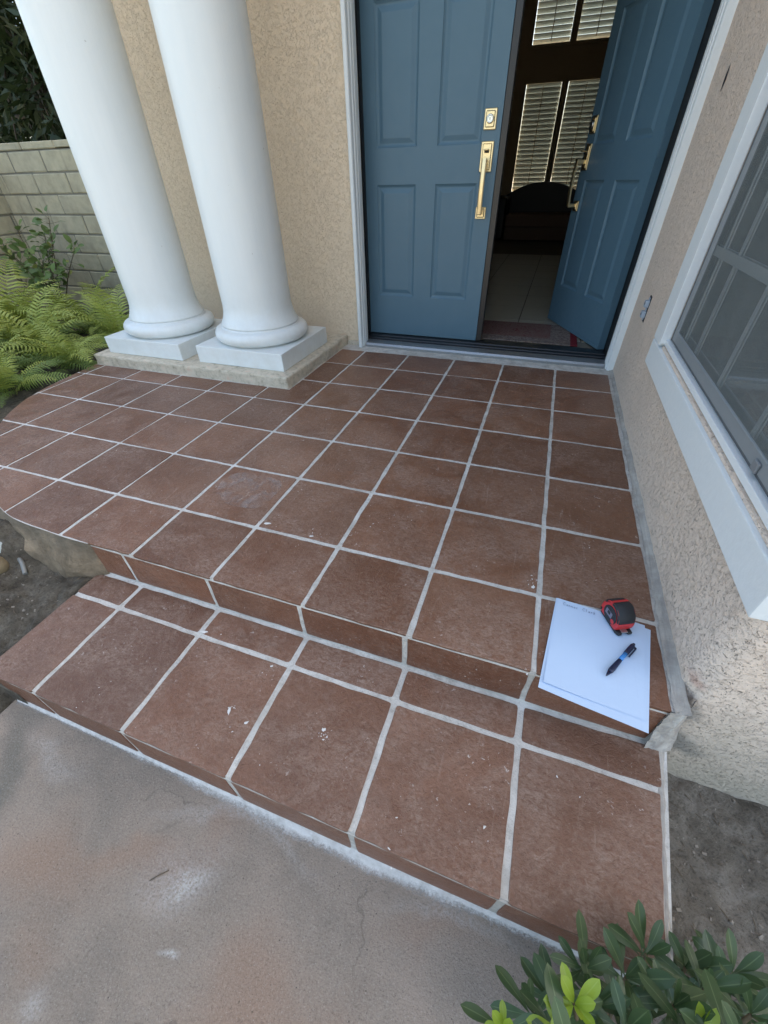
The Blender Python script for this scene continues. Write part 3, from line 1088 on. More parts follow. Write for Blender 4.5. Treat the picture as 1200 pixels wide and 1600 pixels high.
# dried grout splashes and smears lying on the tiles
def splashes():
    rg = random.Random(5)
    bm = bmesh.new()

    def fleck(x, y, z, r, n=7, ang=0.0, stretch=1.0):
        vs_ = []
        for k in range(n):
            a = 2 * math.pi * k / n
            q = r * rg.uniform(0.45, 1.1)
            u, v = q * math.cos(a) * stretch, q * math.sin(a)
            vs_.append(bm.verts.new((x + u * math.cos(ang) - v * math.sin(ang), y + u * math.sin(ang) + v * math.cos(ang), z)))
        c = bm.verts.new((x, y, z + min(0.0012, r * 0.35)))
        for k in range(n):
            f = bm.faces.new((vs_[k], vs_[(k + 1) % n], c))
            f.smooth = True
    zt, zl = 0.0014, -0.1536
    groups = [(-0.93, 0.02, 0.05, 14, zt), (-0.74, 0.03, 0.04, 16, zt), (-0.63, 0.27, 0.03, 7, zt), (-0.02, 0.045, 0.016, 16, zt), (-0.03, 0.075, 0.02, 8, zt),
              (-0.60, 0.10, 0.08, 18, zt), (-0.5, 0.2, 0.09, 14, zt), (-1.0, 0.25, 0.03, 5, zt), (-0.3, 0.35, 0.08, 8, zt), (-0.75, 0.5, 0.12, 9, zt),
              (-0.9, 0.62, 0.10, 7, zt), (-1.3, 0.1, 0.1, 8, zt), (-0.2, 0.10, 0.1, 8, zt), (0.12, 0.25, 0.08, 8, zt), (-0.95, -0.02, 0.12, 8, zt), (-1.75, 0.2, 0.2, 8, zt),
              (-0.47, -0.50, 0.025, 18, zl), (-0.73, -0.52, 0.02, 9, zl), (-0.70, -0.56, 0.015, 8, zl), (-0.70, -0.40, 0.02, 6, zl), (-0.05, -0.57, 0.02, 4, zl),
              (-1.1, -0.60, 0.06, 10, zl), (-0.62, -0.60, 0.04, 6, zl), (-0.2, -0.62, 0.06, 8, zl), (0.15, -0.42, 0.08, 5, zl), (-0.9, -0.36, 0.1, 7, zl)]
    for cx, cy, s, n, z in groups:
        for _ in range((n + 1) // 2):
            fleck(cx + rg.gauss(0, s * 0.5), cy + rg.gauss(0, s * 0.5), z, rg.choice((0.0008, 0.001, 0.0013, 0.0017, 0.0024)), 7, rg.uniform(0, 3), rg.uniform(0.8, 2.0))
    for x, y, z, r, a, st in ((-0.052, -0.555, zl, 0.006, 0.4, 1.0), (-0.735, -0.525, zl, 0.007, -1.2, 2.6), (-0.672, -0.535, zl, 0.006, 0.8, 1.6), (-0.695, -0.375, zl, 0.006, 0.9, 1.6), (-0.925, 0.03, zt, 0.010, 0.1, 2.2), (-0.745, 0.020, zt, 0.008, 0.2, 2.0), (-0.018, 0.028, zt, 0.008, 1.2, 1.6), (-0.472, -0.485, zl, 0.008, 0.3, 1.4), (-0.96, -0.342, zl, 0.010, 0.2, 2.2), (-0.015, -0.26, zt, 0.005, 0.3, 1.0)):
        fleck(x, y, z, r * 0.7, 11, a, st)
    return bm


tag(obj('grout_splashes', splashes(), MT['splash'], porch), kind='stuff')


def smear(poly, z):
    pts = [Vector((p[0], p[1], z)) for p in poly]
    pts = smoothcurve(pts + [pts[0]], 4)[:-1]
    return ([tuple(p) for p in pts], [tuple(range(len(pts)))])


tag(obj('grout_smear', smear([(-1.17, 0.085), (-1.08, 0.075), (-1.00, 0.10), (-0.985, 0.17), (-1.00, 0.26), (-1.06, 0.285), (-1.12, 0.275), (-1.20, 0.28), (-1.245, 0.22), (-1.22, 0.13)], 0.0030), MT['smear'], porch), 'pale glossy smear left on one tile')

# ------------------------------------------------------------------ house
house = empty('house', (0.33, 2.0, -0.35), 0, 'tan stucco house with blue double front doors and a screened side window', 'house')

# right wing wall: a stucco sheet with a rounded corner and a window opening
WY0, WY1, WZ0, WZ1 = -0.13, 1.02, 0.44, 1.78


def wing_wall():
    prof = [(0.33, 1.995), (0.33, WY1), (0.33, WY0), (0.33, -0.15)]
    for k in range(1, 9):
        a = math.pi / 2 * k / 8
        prof.append((0.38 - 0.05 * math.cos(a), -0.15 - 0.05 * math.sin(a)))
    prof += [(0.9, -0.2), (6.2, -0.2)]
    zs = [-0.42, -0.35, -0.2, WZ0, WZ1, 3.1, 6.0]  # top level is an unseen upper storey, added to block the sun
    V, F = [], []
    n = len(prof)
    for z in zs:
        for (x, y) in prof:
            dy = -0.012 if z < -0.3 else (-0.004 if z < -0.15 else 0)
            V.append((x + (0 if x > 0.34 else 0.0), y + (dy if y < -0.19 else 0), z))
    for k in range(len(zs) - 1):
        for i in range(n - 1):
            if k == 3 and i == 1:
                continue
            F.append((k * n + i, k * n + i + 1, (k + 1) * n + i + 1, (k + 1) * n + i))
    return V, F


obj('side_wall', wing_wall(), MT['stucco2'], house)


# front wall left of and above the doors
def front_wall():
    V = [(-3.0, 2.0, -0.42), (-1.342, 2.0, -0.42), (-1.342, 2.0, 2.19), (-3.0, 2.0, 2.19), (-3.0, 2.0, 6.0), (0.331, 2.0, 2.19), (0.331, 2.0, 6.0), (-1.342, 2.0, 6.0),
         (-3.0, 10, -0.42), (-3.0, 10, 6.0)]
    F = [(0, 1, 2, 3), (3, 2, 7, 4), (2, 5, 6, 7), (8, 0, 3, 4, 9)]
    return V, F


obj('front_wall', front_wall(), MT['stucco'], house)  # the storey above the doorway is unseen, added for shading
obj('weep_screed', boxes([(-1.455, -1.346, 1.985, 2.02, -0.02, 0.026)]), MT['slab'], house)
obj('rear_wall', ([(6.2, -0.2, -0.42), (6.2, 10, -0.42), (6.2, 10, 6.0), (6.2, -0.2, 6.0)], [(0, 1, 2, 3)]), MT['stucco'], house)
obj('shading_roof', extrude_profile([(1.50, 5.95), (5.9, 9.2), (10.5, 5.95), (10.5, 6.10), (5.9, 9.38), (1.50, 6.10)], 'x', -3.4, 6.6), MT['shading_roof'], house)  # unseen roof, pitched high to keep the sun off garden and trees
obj('shading_roof', boxes([(-0.05, 6.6, -0.6, 2.0, 6.0, 6.15)]), MT['shading_roof'], house)  # unseen cover over the wing, added to hold the porch in shade
obj('shading_gable', ([(-3.0, 2.0, 6.0), (-3.0, 10, 6.0), (-3.0, 5.9, 9.1)], [(0, 1, 2)]), MT['stucco'], house)  # unseen gable, raised so its shadow reaches the trees
obj('shading_gable', ([(6.2, 2.0, 6.0), (6.2, 10, 6.0), (6.2, 5.9, 9.1)], [(0, 1, 2)]), MT['stucco'], house)  # unseen matching gable under the raised ridge
obj('porch_roof', boxes([(-3.35, 0.329, 0.95, 1.998, 4.05, 4.4)]), MT['soffit'], house)

# rooms behind the openings
HX0, HX1, HY1, HZ = -2.8, 3.4, 9.5, 4.6
WIN = [(-1.161, -0.579, 0.70, 2.145), (-0.470, 0.112, 0.70, 2.145), (-1.161, -0.579, 2.593, 3.9), (-0.480, 0.100, 2.593, 3.9)]


def back_wall():
    xs_ = sorted({HX0, HX1, -1.161, -0.579, -0.475, 0.106})
    zs_ = sorted({0.04, 0.70, 2.145, 2.593, 3.9, HZ})
    V, F = [], []
    for z in zs_:
        for x in xs_:
            V.append((x, HY1, z))
    n = len(xs_)
    for k in range(len(zs_) - 1):
        for i in range(n - 1):
            if k in (1, 3) and i in (1, 3):
                continue
            F.append((k * n + i, k * n + i + 1, (k + 1) * n + i + 1, (k + 1) * n + i))
    # side walls and ceiling
    b = len(V)
    V += [(HX0, 2.03, 0.04), (HX0, HY1, 0.04), (HX0, HY1, HZ), (HX0, 2.03, HZ), (HX1, 2.03, 0.04), (HX1, HY1, 0.04), (HX1, HY1, HZ), (HX1, 2.03, HZ)]
    F += [(b, b + 1, b + 2, b + 3), (b + 4, b + 7, b + 6, b + 5), (b + 3, b + 2, b + 6, b + 7)]
    # inner face of the front wall round the doorway
    V += [(-1.37, 2.26, 0.04), (-1.37, 2.26, HZ), (HX0, 2.26, 0.04), (HX0, 2.26, HZ), (0.31, 2.26, 0.04), (0.31, 2.26, HZ), (HX1, 2.26, 0.04), (HX1, 2.26, HZ), (-1.37, 2.26, 2.19), (0.31, 2.26, 2.19)]
    c = b + 8
    F += [(c, c + 2, c + 3, c + 1), (c + 4, c + 5, c + 7, c + 6), (c + 8, c + 1, c + 5, c + 9)]
    return V, F


obj('interior_wall', back_wall(), MT['inwall'], house)
obj('rear_outer_wall', ([(-3, 10, -0.42), (-1.6, 10, -0.42), (-1.6, 10, 6), (-3, 10, 6), (0.6, 10, -0.42), (6.2, 10, -0.42), (6.2, 10, 6), (0.6, 10, 6), (-1.6, 10, 4.2), (0.6, 10, 4.2), (-1.6, 10, 0.5), (0.6, 10, 0.5),
    (-1.6, 9.51, 4.2), (0.6, 9.51, 4.2), (-1.6, 9.51, 0.5), (0.6, 9.51, 0.5)], [(0, 1, 2, 3), (4, 5, 6, 7), (8, 9, 7, 2), (1, 4, 11, 10), (8, 9, 13, 12), (10, 11, 15, 14), (8, 10, 14, 12), (9, 11, 15, 13)]), MT['stucco'], house)
obj('side_room_wall', ([(0.345, -0.18, -0.1), (3.2, -0.18, -0.1), (3.2, 1.98, -0.1), (0.345, 1.98, -0.1), (0.345, -0.18, 2.7), (3.2, -0.18, 2.7), (3.2, 1.98, 2.7), (0.345, 1.98, 2.7)],
    [(0, 1, 2, 3), (4, 7, 6, 5), (0, 4, 5, 1), (1, 5, 6, 2), (2, 6, 7, 3)]), MT['inwall'], house)

# door frame
dfm = [(-1.347, 2.004), (-1.347, 1.937), (-1.343, 1.933), (-1.327, 1.933), (-1.323, 1.938), (-1.321, 1.962), (-1.316, 1.967), (-1.314, 1.985), (-1.311, 1.989), (-1.311, 2.032), (-1.347, 2.032)]
fr = obj('door_frame', extrude_profile(dfm, 'z', 0.0, 2.19), MT['white_rough'], house)
dfr = [(0.335, 2.004), (0.335, 1.950), (0.331, 1.944), (0.299, 1.944), (0.295, 1.949), (0.293, 1.968), (0.288, 1.973), (0.286, 1.989), (0.283, 1.993), (0.283, 2.032), (0.335, 2.032)]
obj('door_frame', extrude_profile(dfr, 'z', 0.0, 2.19), MT['white_rough'], house)
obj('door_frame', boxes([(-1.311, 0.283, 1.940, 2.032, 2.12, 2.19)], 0.004), MT['white_rough'], house)
obj('door_jamb', boxes([(-1.372, -1.3495, 2.0325, 2.26, 0.02, 2.16), (0.2865, 0.312, 2.0325, 2.26, 0.02, 2.16), (-1.3495, 0.2865, 2.0325, 2.26, 2.10, 2.16)]), MT['dark'], house)
obj('weatherstrip', boxes([(-1.3485, -1.335, 2.12, 2.157, 0.048, 2.09)]), MT['dark'], house)

thr = obj('threshold', extrude_profile([(1.974, -0.01), (1.974, 0.012), (1.982, 0.024), (2.0, 0.028), (2.046, 0.031), (2.046, -0.01)], 'x', -1.309, 0.281), MT['alu'], house)
obj('threshold_sill', extrude_profile([(2.0465, -0.01), (2.0465, 0.033), (2.064, 0.034), (2.068, 0.040), (2.088, 0.041), (2.092, 0.037), (2.112, 0.038), (2.116, 0.044), (2.205, 0.0445), (2.205, -0.01)], 'x', -1.347, 0.285), MT['sill_black'], house)


def door_leaf(parent, sgn, W=0.795, H=2.045, T=0.045):
    """hinge edge at local x=0, exterior face at local y=0; parent is an Empty at the hinge foot"""
    ul = [0.0, 0.085, 0.331, 0.451, 0.697, W]
    zl = [0.0, 0.252, 0.862, 1.030, 1.585, 1.69, 1.925, H]
    V, F, idx = [], [], {}

    def vt(x, y, z):
        k = (round(x, 5), round(y, 5), round(z, 5))
        if k not in idx:
            idx[k] = len(V)
            V.append((sgn * x, y, z))
        return idx[k]
    holes = [(i, k) for i in (1, 3) for k in (1, 3, 5)]
    for k in range(len(zl) - 1):
        for i in range(len(ul) - 1):
            if (i, k) in holes:
                continue
            F.append((vt(ul[i], 0, zl[k]), vt(ul[i + 1], 0, zl[k]), vt(ul[i + 1], 0, zl[k + 1]), vt(ul[i], 0, zl[k + 1])))
    a, b, c, d = vt(0, T, 0), vt(W, T, 0), vt(W, T, H), vt(0, T, H)
    F.append((b, a, d, c))
    F.append(tuple(vt(u, 0, 0) for u in ul[::-1]) + (a, b))
    F.append(tuple(vt(u, 0, H) for u in ul) + (c, d))
    F.append(tuple(vt(0, 0, z) for z in zl) + (d, a))
    F.append(tuple(vt(W, 0, z) for z in zl[::-1]) + (b, c))
    leaf = obj('leaf', (V, F), MT['door'], parent, local=True)
    bm = bmesh.new()
    bm.from_mesh(leaf.data)
    bmesh.ops.recalc_face_normals(bm, faces=bm.faces[:])
    bm.to_mesh(leaf.data)
    bm.free()
    for (i, k) in holes:
        x0, x1, z0, z1 = ul[i], ul[i + 1], zl[k], zl[k + 1]
        rings = [(0.0, 0.0), (0.003, 0.0035), (0.011, 0.0085), (0.015, 0.0095), (0.020, 0.0095), (0.040, 0.0035), (0.044, 0.0030)]
        pv, pf = [], []
        for ins, dep in rings:
            pv += [(sgn * (x0 + ins), dep, z0 + ins), (sgn * (x1 - ins), dep, z0 + ins), (sgn * (x1 - ins), dep, z1 - ins), (sgn * (x0 + ins), dep, z1 - ins)]
        for r in range(len(rings) - 1):
            for q in range(4):
                pf.append((r * 4 + q, r * 4 + (q + 1) % 4, r * 4 + 4 + (q + 1) % 4, r * 4 + 4 + q))
        e = (len(rings) - 1) * 4
        pf.append((e, e + 1, e + 2, e + 3))
        bmp = bmesh.new()
        vv = [bmp.verts.new(p) for p in pv]
        for f in pf:
            bmp.faces.new([vv[t] for t in f])
        obj('panel', bmp, MT['door'], parent, local=True)
    # bottom sweep
    obj('door_sweep', boxes([(min(0.002 * sgn, (W - 0.002) * sgn), max(0.002 * sgn, (W - 0.002) * sgn), -0.004, -0.0005, 0.002, 0.022)], 0.0015), MT['door'], parent, local=True)
    uc = 0.735
    # deadbolt
    bm = bmesh.new()
    bm_box(bm, (sgn * uc, -0.004, 1.127), (0.066, 0.008, 0.084), 0.003)
    bm_box(bm, (sgn * uc, -0.010, 1.127), (0.048, 0.010, 0.066), 0.004)
    lathe(bm, [(0.0195, 0.0), (0.0195, 0.012), (0.017, 0.0155), (0.012, 0.016), (0.011, 0.014)], (sgn * uc, -0.010, 1.127), 28, Matrix.Rotation(rad(90), 3, 'X'), 1)
    bm_box(bm, (sgn * uc, -0.0262, 1.127), (0.0025, 0.002, 0.010), 0, None, 1, 2)
    obj('deadbolt', bm, [MT['brass'], MT['nickel'], MT['keyhole']], parent, local=True)
    # handle set
    bm = bmesh.new()
    bm_box(bm, (sgn * uc, -0.004, 0.975), (0.068, 0.008, 0.130), 0.003)
    bm_box(bm, (sgn * uc, -0.010, 0.975), (0.050, 0.008, 0.112), 0.004)
    bm_box(bm, (sgn * uc, -0.016, 0.998), (0.024, 0.010, 0.014), 0.002, None, 1, 1)
    bm_box(bm, (sgn * uc, -0.030, 1.004), (0.026, 0.030, 0.006), 0.002, None, 1, 0)
    bm_box(bm, (sgn * uc, -0.034, 0.952), (0.024, 0.052, 0.026), 0.004)
    # grip, gently bowed
    pr = []
    for t in [i / 14 for i in range(15)]:
        z = 0.968 - 0.245 * t
        y = -0.060 - 0.008 * math.sin(math.pi * t)
        w = 0.0145 - 0.0015 * math.sin(math.pi * t)
        pr.append((y, z, w))
    prev = None
    for (y, z, w) in pr:
        ring = [bm.verts.new((sgn * uc + sx * w, y + sy * 0.0080, z)) for sx, sy in ((-1, -0.6), (-0.6, -1), (0.6, -1), (1, -0.6), (1, 0.6), (0.6, 1), (-0.6, 1), (-1, 0.6))]
        if prev:
            for q in range(8):
                f = bm.faces.new((prev[q], prev[(q + 1) % 8], ring[(q + 1) % 8], ring[q]))
        else:
            bm.faces.new(ring)
        prev = ring
    bm.faces.new(prev[::-1])
    bm_box(bm, (sgn * uc, -0.034, 0.728), (0.024, 0.056, 0.022), 0.004)
    bm_box(bm, (sgn * uc, -0.004, 0.724), (0.060, 0.008, 0.058), 0.003)
    bm_box(bm, (sgn * uc, -0.010, 0.724), (0.046, 0.010, 0.044), 0.005)
    obj('handle', bm, [MT['brass'], MT['keyhole']], parent, local=True)


DZ = 0.047
dl = empty('door', (-1.346, 2.16, DZ))
dl['label'] = 'closed blue left door leaf'
door_leaf(dl, 1)
obj('astragal', boxes([(0.7955, 0.832, 0.004, 0.049, 0.0, 2.045)], 0.003), MT['astragal'], dl, local=True)
dr = empty('door', (0, 0, 0))
dr['label'] = 'blue right door leaf standing open into the hall'
OPEN = rad(65.0)
pv = Vector((0.281, 2.205))
cr = pv + Vector((-0.045 * math.sin(OPEN), -0.045 * math.cos(OPEN)))
dr.location = (cr.x, cr.y, DZ)
dr.rotation_euler = (0, 0, -OPEN)
door_leaf(dr, -1)
for z in (0.22, 1.0, 1.78):
    obj('hinge', boxes([(-0.002, 0.0015, 0.004, 0.043, z - 0.05, z + 0.05)], 0.001), MT['door'], dr, local=True)
for d in (dl, dr):
    d.parent = house
    d.matrix_parent_inverse = parent_world(house).inverted()

# window in the right wall
win = empty('window', (0.33, 0.52, WZ0))
win.parent = house
win.matrix_parent_inverse = parent_world(house).inverted()
obj('casing', boxes([(0.303, 0.3295, 1.046, 1.168, 0.4155, 1.95)], 0.006, 2), MT['white_rough'], win)
obj('casing', boxes([(0.298, 0.3295, 1.0205, 1.0455, 0.430, 1.93)], 0.004, 2), MT['white'], win)
obj('casing', boxes([(0.304, 0.3295, -0.198, -0.150, 0.4155, 1.95)], 0.007, 2), MT['white_rough'], win)
obj('head_casing', boxes([(0.304, 0.3295, -0.198, 1.168, 1.9505, 2.05)], 0.007, 2), MT['white_rough'], win)
obj('sill', boxes([(0.300, 0.336, -0.226, 1.150, 0.322, 0.414)], 0.004, 2), MT['white_rough'], win)
obj('sill_ledge', extrude_profile([(0.311, 0.4145), (0.334, 0.4145), (0.334, 0.427), (0.313, 0.421)], 'y', -0.145, 1.02), MT['stucco2'], win)
obj('frame', boxes([(0.3145, 0.338, -0.13, 1.0195, 0.4275, 0.4455)], 0.003, 2), MT['white'], win)
obj('frame', boxes([(0.330, 0.345, 0.984, 1.0195, 0.446, 1.78), (0.330, 0.345, -0.13, 0.984, 0.446, 0.4575), (0.330, 0.345, -0.13, -0.10, 0.4575, 1.78), (0.330, 0.345, -0.10, 0.984, 1.74, 1.78)], 0.002), simple('dark_frame_gap', (0.075, 0.082, 0.088), 0.45), win)  # dark strips coloured in for the shaded gap around the screen
MT['rail'] = simple('screen_rail', (0.24, 0.26, 0.27), 0.5)
obj('screen_frame', boxes([(0.324, 0.3325, 0.952, 0.9835, 0.458, 1.74), (0.324, 0.3325, -0.10, 0.9515, 0.458, 0.492)], 0.002), MT['rail'], win)
obj('screen', ([(0.3285, -0.10, 0.492), (0.3285, 0.9515, 0.492), (0.3285, 0.9515, 1.74), (0.3285, -0.10, 1.74)], [(0, 1, 2, 3)]), MT['screen'], win)
obj('pane', ([(0.3430, -0.13, 0.45), (0.3430, 1.02, 0.45), (0.3430, 1.02, 1.78), (0.3430, -0.13, 1.78)], [(0, 1, 2, 3)]), MT['glass'], win)
MT['muntin'] = simple('pale_grille', (0.50, 0.53, 0.53), 0.5)
for y in (0.895, 0.741, 0.465, 0.175):
    wd = 0.004 if y > 0.8 else 0.0075
    obj('muntin', boxes([(0.3380, 0.3415, y - wd, y + wd, 0.458, 1.77)]), MT['muntin'], win)
for z in (0.742, 1.06, 1.38):
    obj('muntin', boxes([(0.3340, 0.3375, -0.10, 0.983, z - 0.013, z + 0.013)]), MT['muntin'], win)
obj('latch', boxes([(0.317, 0.3235, 0.045, 0.072, 0.459, 0.482)], 0.002), MT['frame_grey'], win)

# uncovered outlet and a small hole in the side wall
bm = bmesh.new()
bm_box(bm, (0.3305, 1.606, 0.425), (0.006, 0.045, 0.115), 0.002, None, 1, 0)
bm_box(bm, (0.326, 1.606, 0.425), (0.006, 0.016, 0.100), 0.002, None, 1, 1)
for z in (0.402, 0.448):
    bm_box(bm, (0.320, 1.604, z), (0.020, 0.034, 0.030), 0.006, None, 2, 1)
    bm_box(bm, (0.3098, 1.598, z), (0.001, 0.003, 0.009), 0, None, 1, 0)
    bm_box(bm, (0.3098, 1.611, z), (0.001, 0.003, 0.009), 0, None, 1, 0)
obj('outlet', bm, [MT['hole'], MT['outlet']], house)
hv = [(0.3285, 1.688, 1.172), (0.3285, 1.668, 1.205), (0.3285, 1.672, 1.222), (0.3285, 1.684, 1.252), (0.3285, 1.697, 1.224), (0.3285, 1.700, 1.205)]
obj('wall_hole', (hv, [tuple(range(6))]), MT['hole'], house)

# ------------------------------------------------------------------ columns on their slab
def slab_mesh():
    bm = bmesh.new()
    bm_box(bm, ((-2.945 + SLX) / 2, (SLY + 1.999) / 2, 0.018), (SLX + 2.945, 1.999 - SLY, 0.088), 0.010, None, 2)
    bmesh.ops.subdivide_edges(bm, edges=[e for e in bm.edges if e.calc_length() > 0.05], cuts=40, use_grid_fill=True)
    for v in bm.verts:
        n = noise.noise_vector(v.co * 26) * 0.0055 + noise.noise_vector(v.co * 9) * 0.005
        if v.co.z > 0.03:
            n.z *= 0.4
        if v.co.y > 1.98:
            n.y = 0
        v.co += n
    return bm


tag(obj('pedestal_slab', slab_mesh(), MT['slab'], smooth=True), 'low rough stone slab under the two white columns', 'slab')


def column(x, y, label):
    t = empty('column', (x, y, 0.062), 0, label, 'column', 'white columns beside the front doors')
    z0 = 0.0625
    bm = boxes([(x - 0.304, x + 0.304, y - 0.297, y + 0.297, z0, 0.163)], 0.005, 2)
    obj('plinth', bm, MT['column'], t)
    bm = bmesh.new()
    pr = [(0.245, 0.1632), (0.262, 0.166)]
    for k in range(0, 13):
        a = -math.pi / 2 + math.pi * k / 12
        pr.append((0.252 + 0.038 * math.cos(a), 0.205 + 0.0375 * math.sin(a)))
    pr += [(0.247, 0.2445), (0.243, 0.2455), (0.243, 0.253), (0.240, 0.2535)]
    lathe(bm, pr, (x, y, 0), 72)
    obj('base_moulding', bm, MT['column'], t)
    bm = bmesh.new()
    pr = [(0.2385, 0.2540), (0.2380, 0.262)]
    for k in range(1, 8):
        f = k / 7
        pr.append((0.207 + 0.031 * (1 - f) ** 2.2, 0.262 + 0.115 * f))
    for z in (0.6, 1.0, 1.5, 2.0, 2.5, 3.0, 3.6, 4.00):
        pr.append((0.207 - 0.012 * ((z - 0.4) / 2.9) ** 1.4, z))
    lathe(bm, pr, (x, y, 0), 72)
    obj('shaft', bm, MT['column'], t)
    obj('capital', boxes([(x - 0.27, x + 0.27, y - 0.27, y + 0.27, 4.0005, 4.049)], 0.01, 2), MT['column'], t)
    return t


column(-1.828, 1.497, 'white round column nearer the blue doors, standing on a square plinth')
column(-2.553, 1.480, 'white round column farther from the doors, beside the ferns')

# ------------------------------------------------------------------ block garden walls
def block_wall(name, label, x0, x1, y0, y1, along, zb, courses, ch, bl, cap, phase):
    """along 'x': face at y0 (towards camera); along 'y': face at x1."""
    w = empty(name, ((x0 + x1) / 2, (y0 + y1) / 2, zb), 0, label, 'wall', 'garden block walls')
    j = 0.006
    ins = 0.007
    if along == 'x':
        body = (x0, x1, y0 + ins, y1 - ins, zb, zb + courses * ch)
    else:
        body = (x0 + ins, x1 - ins, y0, y1, zb, zb + courses * ch)
    obj('mortar_core', boxes([body]), MT['joint'], w)
    cache = {}

    def blk(a, b, z, h, nm='block'):
        key = (round(b - a, 3), round(h, 3), rnd.randrange(3))
        if key not in cache:
            bm = bmesh.new()
            L = b - a - j * 2
            if along == 'x':
                bm_box(bm, (0, 0, 0), (L, y1 - y0, h - j * 2), 0.006)
            else:
                bm_box(bm, (0, 0, 0), (x1 - x0, L, h - j * 2), 0.006)
            for v in bm.verts:
                v.co += Vector((rnd.uniform(-1, 1), rnd.uniform(-1, 1), rnd.uniform(-1, 1))) * 0.0022
            o = obj(nm, bm, MT['block'], w, loc=(0, 0, 0))
            cache[key] = o
        else:
            o = cache[key].copy()
            COL.objects.link(o)
        c = (a + b) / 2
        sh = rnd.uniform(-0.003, 0.003)
        o.location = (c, (y0 + y1) / 2 + sh, z + h / 2) if along == 'x' else ((x0 + x1) / 2 + sh, c, z + h / 2)
        o.name = nm
    lo, hi = (x0, x1) if along == 'x' else (y0, y1)
    for k in range(courses + 1):
        h = ch if k < courses else cap
        a = lo - ((phase + (0.5 * bl if k % 2 else 0)) % bl)
        while a < hi - 0.01:
            p, q = max(a, lo), min(a + bl, hi)
            if q - p > 0.03:
                blk(p, q, zb + k * ch, h)
            a += bl
    return w


block_wall('block_wall', 'tan concrete block garden wall behind the ferns', -5.33, -3.02, 2.65, 2.80, 'x', -0.20, 9, 0.1545, 0.41, 0.062, 0.10)
block_wall('block_wall', 'shaded block garden wall meeting the other at the far left corner', -5.49, -5.336, 0.6, 2.80, 'y', -0.20, 9, 0.1545, 0.41, 0.062, 0.22)

# ------------------------------------------------------------------ interior
ifl = tag(obj('interior_floor', ([(HX0, 2.205, 0.036), (HX1, 2.205, 0.036), (HX1, HY1, 0.036), (HX0, HY1, 0.036)], [(0, 1, 2, 3)]), MT['ingrout']), kind='structure')
tm = None
P2 = 0.455
for i in range(-2, 3):
    for j in range(0, 9):
        cx, cy = -0.31 + (i + 0.5) * P2 - 0.455 * 0.0, 2.35 + (j + 0.5) * P2 + 0.001
        if tm is None:
            bm = bmesh.new()
            bm_box(bm, (0, 0, 0), (P2 - 0.008, P2 - 0.008, 0.008), 0.0015)
            t0 = obj('tile', bm, MT['intile'], ifl, loc=(cx, cy, 0.036))
            tm = t0
        else:
            o = tm.copy()
            COL.objects.link(o)
            o.location = (cx, cy, 0.036)
rug = obj('rug', boxes([(-0.52, 0.52, -0.24, 0.24, 0, 0.007)], 0.002), MT['rug'], loc=(-0.40, 2.47, 0.0405))
tag(rug, 'red and beige patterned rug just inside the open door', 'rug')

so = empty('sofa', (-0.60, 8.55, 0.04), 0, 'black sofa with a dusty brown seat under the shuttered windows', 'sofa')
bm = bmesh.new()
pts = []
for k in range(25):
    t = k / 24
    pts.append((-1.25 + 1.45 * t, 0.60 + 0.245 * math.sin(math.pi * min(1, max(0, (t - 0.02) / 0.96))) ** 0.7))
V, F = [], []
for yy in (8.62, 8.90):
    for x, z in pts:
        V.append((x, yy, z))
    for x, z in pts[::-1]:
        V.append((x, yy, 0.10))
n2 = len(pts) * 2
F.append(tuple(range(n2))[::-1])
F.append(tuple(range(n2, 2 * n2)))
for k in range(n2):
    F.append((k, (k + 1) % n2, n2 + (k + 1) % n2, n2 + k))
obj('backrest', (V, F), MT['sofa'], so)
obj('armrest', boxes([(-1.28, -1.06, 7.95, 8.95, 0.06, 0.66)], 0.06, 3), MT['sofa'], so)
obj('armrest', boxes([(0.12, 0.34, 7.95, 8.95, 0.06, 0.66)], 0.06, 3), MT['sofa'], so)
obj('seat', boxes([(-1.05, 0.11, 7.95, 8.61, 0.25, 0.42)], 0.04, 3), MT['cushion'], so)
obj('base', boxes([(-1.05, 0.11, 8.0, 8.61, 0.06, 0.249)], 0.01), MT['cushion'], so)

